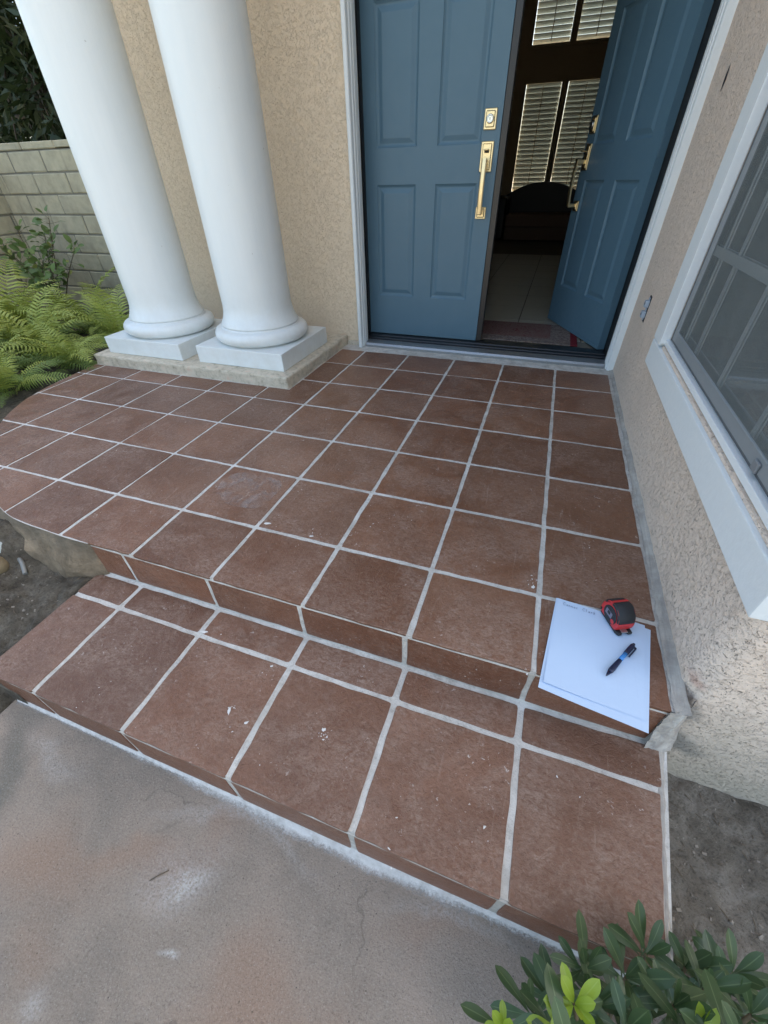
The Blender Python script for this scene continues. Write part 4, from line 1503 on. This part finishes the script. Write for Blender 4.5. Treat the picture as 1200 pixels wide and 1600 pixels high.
SL = ['lower left shutter panel with tilted pale slats above the sofa', 'lower right shutter panel with tilted slats beside the open door', 'upper left shutter panel glowing with sunlight', 'upper right shutter panel glowing with sunlight behind the open door']
slat_me = None
for q, (x0, x1, z0, z1) in enumerate(WIN):
    sh = empty('window_shutter', ((x0 + x1) / 2, HY1 - 0.02, z0), 0, SL[q], 'shutter', 'window shutters of the back windows')
    fw = 0.045
    obj('frame', boxes([(x0 - 0.045, x0 - 0.001, HY1 - 0.045, HY1 - 0.005, z0 - 0.04, z1 + 0.04), (x1 + 0.001, x1 + 0.045, HY1 - 0.045, HY1 - 0.005, z0 - 0.04, z1 + 0.04), (x0 - 0.001, x1 + 0.001, HY1 - 0.045, HY1 - 0.005, z1, z1 + 0.04), (x0 - 0.001, x1 + 0.001, HY1 - 0.045, HY1 - 0.005, z0 - 0.04, z0)]), MT['inwall'], sh)
    W = x1 - x0
    pitch = 0.0665
    k = 0
    first = None
    ang = rad(-66 if q < 2 else -50)
    while z0 + 0.03 + k * pitch < z1 + 0.01:
        z = z0 + 0.035 + k * pitch
        if first is None:
            bm = bmesh.new()
            bm_box(bm, (0, 0, 0), (W - 0.006, 0.072, 0.009), 0.003, Matrix.Rotation(ang, 4, 'X'))
            first = obj('slat', bm, MT['shutter'], sh, loc=((x0 + x1) / 2, HY1 + 0.02, z))
        else:
            o = first.copy()
            COL.objects.link(o)
            o.location = ((x0 + x1) / 2, HY1 + 0.02, z)
        k += 1
    obj('tilt_rod', boxes([((x0 + x1) / 2 - 0.006, (x0 + x1) / 2 + 0.006, HY1 - 0.03, HY1 - 0.018, z0 + 0.03, z1 - 0.03)]), MT['inwall'], sh)
    obj('pane', ([(x0, HY1 + 0.16, z0), (x1, HY1 + 0.16, z0), (x1, HY1 + 0.16, z1), (x0, HY1 + 0.16, z1)], [(0, 1, 2, 3)]), MT['glass'], sh)

# ------------------------------------------------------------------ paper, tape measure, pen
def sheet(corners, z, curl, nx=14, ny=18):
    """corners TL, TR, BL, BR (x,y); returns mesh with local coords about its centre"""
    tl, tr, bl_, br = [Vector(c) for c in corners]
    c = (tl + tr + bl_ + br) / 4
    V, F = [], []
    for j in range(ny + 1):
        for i in range(nx + 1):
            u, v = i / nx, j / ny
            p = (tl * (1 - u) + tr * u) * (1 - v) + (bl_ * (1 - u) + br * u) * v
            V.append((p.x - c.x, p.y - c.y, curl(u, v)))
    for j in range(ny):
        for i in range(nx):
            a = j * (nx + 1) + i
            F.append((a, a + nx + 1, a + nx + 2, a + 1))
    return V, F, (c.x, c.y, z)


def cw(u, v):
    return 0.0015 * math.sin(u * 3.0 + v * 2) ** 2 + 0.002 * max(0, v - 0.8) + 0.0004


V, F, l = sheet([(0.0465, 0.005), (0.284, -0.028), (0.012, -0.287), (0.242, -0.318)], 0.0022, cw)
tag(obj('paper', (V, F), MT['paper'], loc=l, smooth=True), 'lower white sheet peeking out beneath the other, its edge past the step', 'paper', 'papers on the porch')


def cw2(u, v):
    return cw(u, v) + 0.0012 + 0.0045 * max(0, 1 - u * 1.6) * max(0, v - 0.45) ** 2 * 3 + 0.002 * max(0, 0.2 - u) * (1 - v)


V, F, l2 = sheet([(0.0495, 0.0045), (0.271, -0.018), (0.022, -0.272), (0.2405, -0.292)], 0.0022, cw2)
pap = tag(obj('paper', (V, F), MT['paper'], loc=l2, smooth=True), 'upper white sheet under the tape measure and pen, faint handwriting at its top', 'paper', 'papers on the porch')
# faint pencil writing
GL = {'C': [[(0.8, 0.85), (0.4, 1.0), (0.05, 0.5), (0.4, 0.0), (0.85, 0.2)]], 'o': [[(0.4, 0.5), (0.1, 0.25), (0.4, 0.0), (0.7, 0.25), (0.4, 0.5)]],
      'n': [[(0.1, 0.5), (0.1, 0.0)], [(0.1, 0.35), (0.4, 0.5), (0.6, 0.35), (0.65, 0.0)]], 'r': [[(0.2, 0.5), (0.15, 0.0)], [(0.17, 0.3), (0.35, 0.5), (0.6, 0.45)]],
      'l': [[(0.3, 1.0), (0.2, 0.0)]], 'a': [[(0.6, 0.45), (0.3, 0.5), (0.1, 0.2), (0.35, 0.0), (0.6, 0.4), (0.65, 0.0)]], 'k': [[(0.25, 1.0), (0.15, -0.1)], [(0.65, 0.6), (0.2, 0.3), (0.65, 0.0)]], ' ': []}
O2 = Vector((0.0495, 0.0045))
ux = (Vector((0.271, -0.018)) - O2).normalized()
uy = (O2 - Vector((0.022, -0.272))).normalized()
bm = bmesh.new()
cur = 0.016
for ch in 'Connor Clark':
    w = 0.0062 if ch.islower() else (0.0085 if ch != ' ' else 0.009)
    hgt = 0.0105
    for st in GL[ch]:
        P = [O2 + ux * (cur + p[0] * w) + uy * (-0.021 + p[1] * hgt) for p in st]
        for a, b in zip(P[:-1], P[1:]):
            d = (b - a).normalized()
            nn = Vector((-d.y, d.x)) * 0.00045
            z = 0.0072
            bm.faces.new([bm.verts.new((q.x - l2[0], q.y - l2[1], z - 0.0022 - 0.0005)) for q in (a - nn, b - nn, b + nn, a + nn)])
    cur += w * 1.05
obj('handwriting', bm, MT['pencil'], pap, local=True)


def tape_measure(loc, rz):
    t = empty('tape_measure', loc, rz, 'red and black tape measure standing upright on the papers', 'tape measure')
    # side profile in (y,z): nose towards -y, hump on top
    prof = smoothcurve([(-0.034, 0.010, 0), (-0.036, 0.030, 0), (-0.028, 0.053, 0), (-0.008, 0.068, 0), (0.014, 0.066, 0), (0.033, 0.052, 0), (0.038, 0.030, 0), (0.037, 0.010, 0)], 4)
    prof = [(p.x, p.y) for p in prof] + [(0.032, 0.004), (-0.028, 0.004)]

    def shell(scale, half, bev):
        cy, cz = 0.0, 0.034
        pts_ = [((y - cy) * scale + cy, (z - cz) * scale + cz) for y, z in prof]
        V, F = extrude_profile(pts_, 'x', -half, half)
        b = bmesh.new()
        vv = [b.verts.new(v) for v in V]
        for f in F:
            b.faces.new([vv[q] for q in f])
        if bev:
            caps = [f for f in b.faces if len(f.verts) > 6]
            es = list({e for f in caps for e in f.edges})
            bmesh.ops.bevel(b, geom=es, offset=bev, segments=2, affect='EDGES', profile=0.6)
        return b
    obj('case', shell(1.0, 0.0225, 0.005), MT['red'], t, local=True)
    # rubber overmould: bands over hump and nose, standing a little proud
    def band(i0, i1, half, off, name='grip'):
        cy, cz = 0.0, 0.034
        b = bmesh.new()
        ringsA = []
        sub = prof[i0:i1 + 1]
        for (y, z) in sub:
            d = Vector((y - cy, z - cz)).normalized()
            o_ = (y + d.x * off, z + d.y * off)
            ii = (y - d.x * 0.006, z - d.y * 0.006)
            ringsA.append([b.verts.new(p) for p in ((-half, ii[0], ii[1]), (-half, o_[0] - d.x * 0.003, o_[1] - d.y * 0.003), (-half + 0.004, o_[0], o_[1]), (half - 0.004, o_[0], o_[1]), (half, o_[0] - d.x * 0.003, o_[1] - d.y * 0.003), (half, ii[0], ii[1]))])
        for a_, c_ in zip(ringsA[:-1], ringsA[1:]):
            for k in range(5):
                f = b.faces.new((a_[k], a_[k + 1], c_[k + 1], c_[k]))
                f.smooth = True
            b.faces.new((a_[5], a_[0], c_[0], c_[5]))
        b.faces.new(ringsA[0])
        b.faces.new(ringsA[-1][::-1])
        obj(name, b, MT['rubber'], t, local=True)
    band(5, 15, 0.0240, 0.0015)
    band(17, 21, 0.0225, 0.0012)
    band(26, 28, 0.0240, 0.0012)
    for s in (-1, 1):
        bm2 = bmesh.new()
        lathe(bm2, [(0.0255, 0), (0.0255, 0.002), (0.023, 0.0030)], (s * 0.0222, 0.0, 0.032), 28, Matrix.Rotation(rad(90) * s, 3, 'Y'), 0, False)
        bm_box(bm2, (s * 0.0252, 0.004, 0.034), (0.001, 0.026, 0.017), 0, None, 1, 1)
        bm_box(bm2, (s * 0.0258, 0.004, 0.036), (0.001, 0.010, 0.009), 0, None, 1, 0)
        lathe(bm2, [(0.0065, 0), (0.0065, 0.001)], (s * 0.0248, -0.0165, 0.024), 16, Matrix.Rotation(rad(90) * s, 3, 'Y'), 2, False)
        obj('side_label', bm2, [MT['rubber'], MT['tape_label'], MT['red']], t, local=True)
    bm2 = bmesh.new()
    bm_box(bm2, (0, -0.002, 0.004), (0.044, 0.074, 0.008), 0.002)
    bm_box(bm2, (-0.014, -0.041, 0.005), (0.014, 0.012, 0.010), 0.003)
    bm_box(bm2, (0.014, -0.041, 0.005), (0.014, 0.012, 0.010), 0.003)
    obj('foot', bm2, MT['rubber'], t, local=True)
    bm2 = bmesh.new()
    bm_box(bm2, (0, -0.0385, 0.0095), (0.017, 0.012, 0.0025), 0.0008)
    obj('hook', bm2, MT['steel'], t, local=True)
    return t


tape_measure((0.195, -0.030, 0.0062), rad(26))


def pen(p0, p1, z):
    a, b = Vector((*p0, z)), Vector((*p1, z))
    d = (b - a)
    L = d.length
    rot = d.to_track_quat('Z', 'Y').to_matrix()
    t = empty('ballpoint_pen', a, 0, 'navy and blue ballpoint pen lying across the papers', 'pen')
    o_ = Vector((0, 0, 0))

    def sec(name, pr, m, s=20):
        bm3 = bmesh.new()
        lathe(bm3, [(r, q * L) for r, q in pr], o_, s, rot)
        return obj(name, bm3, m, t, local=True)
    sec('tip', [(0.0008, 0.0), (0.0012, 0.02), (0.0022, 0.03), (0.0046, 0.12)], MT['pen_navy'])
    sec('grip', [(0.0048, 0.1202), (0.0062, 0.15), (0.0066, 0.22), (0.0060, 0.34), (0.0053, 0.44), (0.0052, 0.48)], MT['pen_navy'])
    sec('barrel', [(0.0050, 0.4802), (0.0052, 0.58), (0.0053, 0.68)], MT['pen_blue'])
    sec('cap', [(0.0056, 0.6802), (0.0060, 0.72), (0.0060, 0.94), (0.0052, 0.955)], MT['pen_navy'])
    sec('button', [(0.0036, 0.9552), (0.0036, 0.99), (0.0030, 1.0)], MT['pen_navy'])
    u = d.normalized()
    side = Vector((u.y, -u.x, 0))
    bm3 = bmesh.new()
    R4 = rot.to_4x4()
    c1 = u * (0.80 * L) + side * 0.0095
    bm_box(bm3, c1, (0.0035, 0.006, 0.26 * L), 0.001, R4 @ Matrix.Rotation(0, 4, 'Z'))
    c2 = u * (0.925 * L) + side * 0.0070
    bm_box(bm3, c2, (0.006, 0.006, 0.03 * L), 0.001, R4)
    obj('clip', bm3, MT['pen_navy'], t, local=True)


pen((0.161, -0.212), (0.234, -0.096), 0.0128)

# ------------------------------------------------------------------ plants
def frond_mesh(name, L, e0, e1, droop, mats, seed):
    rg = random.Random(seed)
    bm = bmesh.new()
    n = 24
    pts = []
    p = Vector((0, 0, 0))
    for k in range(n + 1):
        pts.append(p.copy())
        t = k / n
        a = e0 + (e1 - e0) * t ** 1.3
        p = p + Vector((0, math.cos(a), math.sin(a))) * (L / n)
    tube(bm, pts[::3], [0.0022 - 0.0016 * i / 8 for i in range(9)], 4, 0)
    for k in range(3, n):
        t = k / n
        ln = L * 0.23 * (math.sin(math.pi * min(1.0, (t + 0.16) / 1.16)) ** 0.75) * (1.0 - 0.25 * t)
        ln *= rg.uniform(0.85, 1.1)
        tan = (pts[k + 1] - pts[k]).normalized()
        up = Vector((1, 0, 0)).cross(tan).normalized()
        for s in (-1, 1):
            d = (Vector((s, 0, 0)) * 0.95 + tan * 0.38 + up * rg.uniform(-0.05, 0.22)).normalized()
            w = max(0.006, 0.0165 * (1 - 0.45 * t)) * (L / 0.5)
            b0 = pts[k]
            m1 = b0 + d * ln * 0.45 + up * ln * 0.06
            e = b0 + d * ln - Vector((0, 0, 1)) * ln * droop + tan * ln * 0.12
            v = [bm.verts.new(q) for q in (b0 - tan * w * 0.35, b0 + tan * w * 0.35, m1 + tan * w * 0.5, m1 - tan * w * 0.5, e)]
            bm.faces.new((v[0], v[1], v[2], v[3])) if s > 0 else bm.faces.new((v[1], v[0], v[3], v[2]))
            bm.faces.new((v[3], v[2], v[4]))
    me = bpy.data.meshes.new(name)
    bm.to_mesh(me)
    bm.free()
    for m in mats:
        me.materials.append(m)
    return me


FR = [frond_mesh('frond', 0.52, rad(72), rad(-8), 0.25, [MT['fern']], 1), frond_mesh('frond', 0.46, rad(60), rad(-25), 0.30, [MT['fern']], 2), frond_mesh('frond', 0.58, rad(80), rad(5), 0.20, [MT['fern']], 3),
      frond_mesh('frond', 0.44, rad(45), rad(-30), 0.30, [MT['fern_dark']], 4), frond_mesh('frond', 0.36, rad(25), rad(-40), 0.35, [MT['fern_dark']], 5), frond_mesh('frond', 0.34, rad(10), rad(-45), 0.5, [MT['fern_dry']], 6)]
ferns = [(-3.17, 0.66, 'fern nearest the camera, arching over the left end of the tiles', 20, 0.80),
         (-3.22, 1.14, 'bright green fern touching the left end of the stone slab', 22, 0.90),
         (-3.40, 1.72, 'fern with one frond reaching towards the far white column', 20, 1.10),
         (-3.66, 0.80, 'tall fern at the left picture edge beside the nearest one', 24, 1.10),
         (-3.78, 1.30, 'large fern in the middle of the fern bed', 26, 1.25),
         (-3.95, 1.90, 'fern at the back of the bed close to the block wall', 20, 1.15),
         (-4.25, 1.02, 'yellow-green fern at the left picture edge, mid bed', 24, 1.35),
         (-4.50, 1.60, 'fern at the left picture edge below the leafy rose bush', 24, 1.40),
         (-3.05, 0.28, 'low fern in front at the curve of the porch', 14, 0.62)]
for q, (x, y, lab, n, sc) in enumerate(ferns):
    rg = random.Random(100 + q)
    t = empty('fern', (x, y, soil_z(x, y) + 0.0), 0, lab, 'fern', 'ferns beside the porch')
    n = int(n * 1.35)
    for k in range(n):
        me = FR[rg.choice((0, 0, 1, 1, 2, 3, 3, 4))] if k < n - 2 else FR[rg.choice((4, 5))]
        o = bpy.data.objects.new('frond', me)
        COL.objects.link(o)
        o.parent = t
        o.location = (rg.uniform(-0.05, 0.05), rg.uniform(-0.05, 0.05), 0.0)
        o.rotation_euler = (rg.uniform(-0.25, 0.15), rg.uniform(-0.3, 0.3), 2 * math.pi * (k * 0.618) + rg.uniform(-0.3, 0.3))
        s = sc * rg.uniform(0.78, 1.12)
        o.scale = (s, s, s)


def leaf_mesh(name, L, W, mat, bend=0.15, fold=0.12, shape='obovate', n=7):
    """leaf along +Y, face up +Z, uv x across"""
    V, F, UV = [], [], []
    for k in range(n + 1):
        t = k / n
        if shape == 'obovate':
            w = W * (math.sin(math.pi * t ** 1.9) ** 0.62 if 0 < t < 1 else 0) * 0.5 + (0.0012 if t == 0 else 0)
        elif shape == 'round':
            w = W * 0.5 * math.sin(math.pi * min(1, t * 0.98 + 0.01)) ** 0.6
        else:
            w = W * 0.5 * math.sin(math.pi * t ** 0.8) if 0 < t < 1 else 0.0002
        y = L * t
        z = -bend * L * t * t + 0.02 * L * math.sin(t * 5)
        for i, s in enumerate((-1, -0.5, 0, 0.5, 1)):
            V.append((s * w, y, z + fold * abs(s) * w + (0.0 if abs(s) < 0.9 else -0.04 * w)))
            UV.append((0.5 + 0.5 * s, t))
    for k in range(n):
        for i in range(4):
            a = k * 5 + i
            F.append((a, a + 1, a + 6, a + 5))
    me = bpy.data.meshes.new(name)
    me.from_pydata(V, [], F)
    uv = me.uv_layers.new(name='UVMap')
    for lp in me.loops:
        uv.data[lp.index].uv = UV[lp.vertex_index]
    for p in me.polygons:
        p.use_smooth = True
    me.materials.append(mat)
    return me


# glossy shrub in the lower right foreground
PL = [leaf_mesh('leaf', 0.070, 0.0195, MT['pitto'], b, f, n=10) for b, f in ((0.12, 0.25), (0.28, 0.15), (-0.05, 0.3), (0.2, 0.05))]
PN = [leaf_mesh('leaf', 0.046, 0.0160, MT['pitto_new'], b, f, n=10) for b, f in ((0.05, 0.3), (0.2, 0.2), (-0.1, 0.35))]
ROS = [((0.004, -0.822, -0.045), 1), ((0.082, -0.768, 0.030), 1), ((0.066, -0.795, -0.005), 1), ((0.055, -0.790, -0.095), 0), ((0.128, -0.712, -0.075), 0), ((0.192, -0.700, -0.085), 0),
       ((0.236, -0.655, -0.110), 0), ((0.238, -0.716, -0.030), 0), ((0.317, -0.668, -0.095), 0), ((0.414, -0.615, -0.20), 0), ((0.365, -0.680, -0.070), 0), ((0.163, -0.765, -0.010), 0),
       ((0.253, -0.745, 0.005), 1), ((0.072, -0.815, 0.040), 0), ((0.288, -0.742, 0.03), 0), ((0.137, -0.750, -0.060), 0), ((0.321, -0.640, -0.165), 0),
       ((0.10, -0.76, -0.15), 0), ((0.20, -0.72, -0.17), 0), ((0.30, -0.70, -0.18), 0), ((0.38, -0.65, -0.16), 0), ((0.45, -0.68, -0.14), 0), ((0.40, -0.72, -0.03), 0), ((0.20, -0.79, 0.02), 0)]
sh = empty('glossy_shrub', (0.2, -0.86, -0.34), 0, 'glossy dark green shrub with lime new leaves in the lower right corner', 'shrub')
rg = random.Random(21)
bm = bmesh.new()
hub = Vector((0.2, -0.86, -0.36))
for (p, k) in ROS:
    p = Vector(p)
    b = hub + Vector(((p.x - hub.x) * 0.25, (p.y - hub.y) * 0.25, 0))
    m = (b + p) / 2 + Vector((rg.uniform(-0.02, 0.02), rg.uniform(-0.02, 0.02), 0.03))
    tube(bm, smoothcurve([b, m, p], 3), [0.006, 0.0056, 0.005, 0.0045, 0.004, 0.0036, 0.003], 5)
obj('stems', bm, MT['stem'], sh)
for (p, new) in ROS:
    p = Vector(p)
    out = Vector((p.x - hub.x, p.y - hub.y, 0))
    tilt = out * 1.2
    nl = 9 if not new else 8
    for k in range(nl + (2 if new else 2)):
        inner = k < 4
        is_new = new and k < nl
        me = rg.choice(PN) if is_new else rg.choice(PL)
        az = k * 2.399 + rg.uniform(-0.3, 0.3)
        el = rad(rg.uniform(45, 75) if inner else rg.uniform(5, 42)) if is_new or inner else rad(rg.uniform(-8, 38))
        d = Vector((math.cos(az) * math.cos(el), math.sin(az) * math.cos(el), math.sin(el))) + tilt * 0.6
        d.normalize()
        upv = (Vector((0, 0, 1)) - d * d.z).normalized()
        xv = d.cross(upv)
        M4 = Matrix((xv, d, upv)).transposed().to_4x4()
        M4 = M4 @ Matrix.Rotation(rg.uniform(-0.35, 0.35), 4, 'Y')
        s = rg.uniform(0.6, 1.2)
        o = bpy.data.objects.new('leaf', me)
        COL.objects.link(o)
        o.parent = sh
        o.matrix_parent_inverse = parent_world(sh).inverted()
        base = p - Vector((0, 0, 0.010 * (k / 3) if not is_new else 0.004))
        o.matrix_basis = Matrix.Translation(base) @ M4 @ Matrix.Diagonal((s, s, s, 1))

# leafy rose bush by the block wall
rb = empty('rose_bush', (-4.70, 2.25, -0.1), 0, 'sparse leafy bush with a few yellow leaves against the block wall', 'bush')
rg = random.Random(8)
LR = [leaf_mesh('leaf', 0.074, 0.052, MT['rose'], b, 0.15, 'round', 5) for b in (0.1, 0.3, 0.2)]
LY = [leaf_mesh('leaf', 0.060, 0.046, MT['rose_y'], b, 0.15, 'round', 5) for b in (0.1, 0.25)]
bm = bmesh.new()
tips = []
base = Vector((-4.70, 2.25, -0.1))
ends = [(-4.38, 2.30, 0.72), (-4.20, 2.28, 0.50), (-4.70, 2.2, 0.62), (-4.95, 2.15, 0.52), (-4.50, 2.15, 0.40), (-4.85, 2.0, 0.35), (-4.35, 2.1, 0.30), (-5.05, 2.3, 0.40), (-4.6, 2.35, 0.58), (-4.45, 2.3, 0.55)]
for e in ends:
    e = Vector(e)
    m = base.lerp(e, 0.5) + Vector((rg.uniform(-0.06, 0.06), rg.uniform(-0.04, 0.04), 0.06))
    path = smoothcurve([base, m, e], 6)
    tube(bm, path, [0.007 - 0.0045 * i / 12 for i in range(13)], 5)
    for i in range(5, 13):
        for _ in range(3):
            d = Vector((rg.uniform(-1, 1), rg.uniform(-1, 0.6), rg.uniform(-0.1, 0.9))).normalized()
            q = path[i] + d * rg.uniform(0.03, 0.09)
            tube(bm, [path[i], q], [0.0016, 0.001], 4)
            tips.append((q, d))
obj('stems', bm, MT['stem'], rb)
for q, d in tips:
    me = rg.choice(LY) if rg.random() < 0.09 else rg.choice(LR)
    upv = Vector((rg.uniform(-0.6, 0.6), rg.uniform(-1.0, 0.1), 1)).normalized()
    upv = (upv - d * d.dot(upv)).normalized()
    M4 = Matrix((d.cross(upv), d, upv)).transposed().to_4x4()
    o = bpy.data.objects.new('leaf', me)
    COL.objects.link(o)
    o.parent = rb
    o.matrix_parent_inverse = parent_world(rb).inverted()
    s = rg.uniform(0.7, 1.15)
    o.matrix_basis = Matrix.Translation(q) @ M4 @ Matrix.Diagonal((s, s, s, 1))


# trees beyond the block wall
def tree(name, label, base, top, centre, rads, nclump, per, ls, seed):
    rg = random.Random(seed)
    t = empty(name, base, 0, label, 'tree', 'trees beyond the garden wall')
    bm = bmesh.new()
    b = Vector(base)
    c = Vector(centre)
    trunk = smoothcurve([b, b.lerp(Vector(top), 0.5) + Vector((0.08, 0.05, 0)), Vector(top)], 5)
    tube(bm, trunk, [0.09 - 0.055 * i / (len(trunk) - 1) for i in range(len(trunk))], 8)
    cl = []
    for k in range(nclump):
        while True:
            u = Vector((rg.uniform(-1, 1), rg.uniform(-1, 1), rg.uniform(-1, 1)))
            if u.length <= 1:
                break
        cl.append(c + Vector((u.x * rads[0], u.y * rads[1], u.z * rads[2])))
    for p in cl[::5]:
        s = trunk[rg.randrange(len(trunk) // 2, len(trunk))]
        m = s.lerp(p, 0.5) + Vector((0, 0, 0.1))
        tube(bm, smoothcurve([s, m, p], 3), [0.022, 0.02, 0.018, 0.015, 0.012, 0.009, 0.006], 5)
    obj('trunk', bm, MT['bark'], t)
    V, F = [], []
    for p in cl:
        ax = Vector((rg.uniform(-1, 1), rg.uniform(-1, 1), rg.uniform(-0.9, 0.1))).normalized()
        for _ in range(per):
            q = p + Vector((rg.gauss(0, 0.12), rg.gauss(0, 0.12), rg.gauss(0, 0.10)))
            d = (ax + Vector((rg.uniform(-1, 1), rg.uniform(-1, 1), rg.uniform(-1, 0.4))) * 0.8).normalized()
            sd = d.cross(Vector((rg.uniform(-1, 1), rg.uniform(-1, 1), rg.uniform(-1, 1)))).normalized()
            l_ = ls * rg.uniform(0.6, 1.3)
            w = l_ * 0.11
            i = len(V)
            V += [q, q + d * l_ * 0.45 + sd * w, q + d * l_, q + d * l_ * 0.45 - sd * w]
            F.append((i, i + 1, i + 2, i + 3))
    cr_ = obj('crown', (V, F), MT['tree_leaf'], t)
    tag(cr_, kind='stuff')


tree('leafy_tree', 'dark drooping tree just behind the block wall', (-5.9, 3.7, -0.3), (-5.8, 3.8, 3.4), (-5.9, 3.9, 2.5), (2.3, 0.85, 1.75), 300, 46, 0.17, 1)
tree('leafy_tree', 'dense shaded tree farther behind the block wall', (-6.6, 5.8, -0.3), (-6.5, 5.9, 3.6), (-6.6, 5.9, 2.4), (3.8, 1.0, 2.8), 520, 44, 0.26, 2)

# ------------------------------------------------------------------ rocks and litter
def rock(name, label, c, r, mat, seed):
    bm = bmesh.new()
    bmesh.ops.create_icosphere(bm, subdivisions=3, radius=1.0)
    for v in bm.verts:
        n = 1 + 0.22 * noise.noise(v.co * 1.3 + Vector((seed, 0, 0))) + 0.07 * noise.noise(v.co * 4 + Vector((seed, 3, 0)))
        v.co = Vector((v.co.x * r[0] * n, v.co.y * r[1] * n, v.co.z * r[2] * n))
    tag(obj(name, bm, mat, loc=c, smooth=True), label, 'rock', 'rocks at the left of the step')
    return


rock('rock', 'pale grey rock on the soil at the left picture edge', (-1.905, -0.318, -0.088), (0.060, 0.042, 0.036), MT['rock_pale'], 1.0)
rock('rock', 'brown rock below the pale one at the left picture edge', (-1.868, -0.375, -0.130), (0.060, 0.050, 0.048), MT['rock_brown'], 4.0)
for o in bpy.data.objects:
    if o.type == 'MESH' and o.name.startswith('rock'):
        for p in o.data.polygons:
            p.use_smooth = True
bm = bmesh.new()
tube(bm, smoothcurve([(-1.80, -0.315, -0.125), (-1.765, -0.330, -0.128), (-1.735, -0.352, -0.145)], 4), 0.0075, 8)
tag(obj('pipe_stub', bm, MT['pipe']), 'short grey pipe stub poking out of soil beside the slab edge', 'pipe')
bm = bmesh.new()
tube(bm, [(-0.765, -0.868, -0.333), (-0.75, -0.852, -0.3325), (-0.735, -0.838, -0.333)], [0.0012, 0.0016, 0.001], 5)
tag(obj('twig', bm, MT['litter']), 'tiny dry twig lying on the concrete walkway', 'twig')
rg = random.Random(77)
bm = bmesh.new()
bm2 = bmesh.new()
for k in range(620):
    if k % 3:
        x, y = rg.uniform(0.36, 1.1), rg.uniform(-0.9, -0.22)
        z = soil2_z(x, y)
    else:
        x, y = rg.uniform(-2.3, -1.52), rg.uniform(-0.75, -0.27)
        z = soil_z(x, y)
        if inside(porch_outline, x, y):
            continue
    if rg.random() < 0.55:
        a = rg.uniform(0, 6.28)
        l_ = rg.uniform(0.008, 0.035)
        dx, dy = math.cos(a) * l_ / 2, math.sin(a) * l_ / 2
        tube(bm, [(x - dx, y - dy, z + 0.001), (x + rg.uniform(-0.003, 0.003), y, z + 0.003), (x + dx, y + dy, z + 0.001)], [0.0006, 0.0012, 0.0005], 4)
    else:
        s = rg.uniform(0.0015, 0.006)
        bm_box(bm2, (x, y, z + s * 0.3), (s * rg.uniform(1, 2), s, s * 0.7), 0, Matrix.Rotation(rg.uniform(0, 3), 4, (rg.random(), rg.random(), 1)))
tag(obj('twig_litter', bm, MT['litter']), 'scattered twigs and dry stalks on the bare soil', kind='stuff')
tag(obj('soil_pebbles', bm2, MT['litter2']), 'scattered small pebbles on the bare soil', kind='stuff')
tag(obj('flat_stone', boxes([(0.612, 0.665, -0.475, -0.425, -0.355, -0.338)], 0.005), MT['litter2']), 'flat pale stone on the soil at the right picture edge', 'stone')
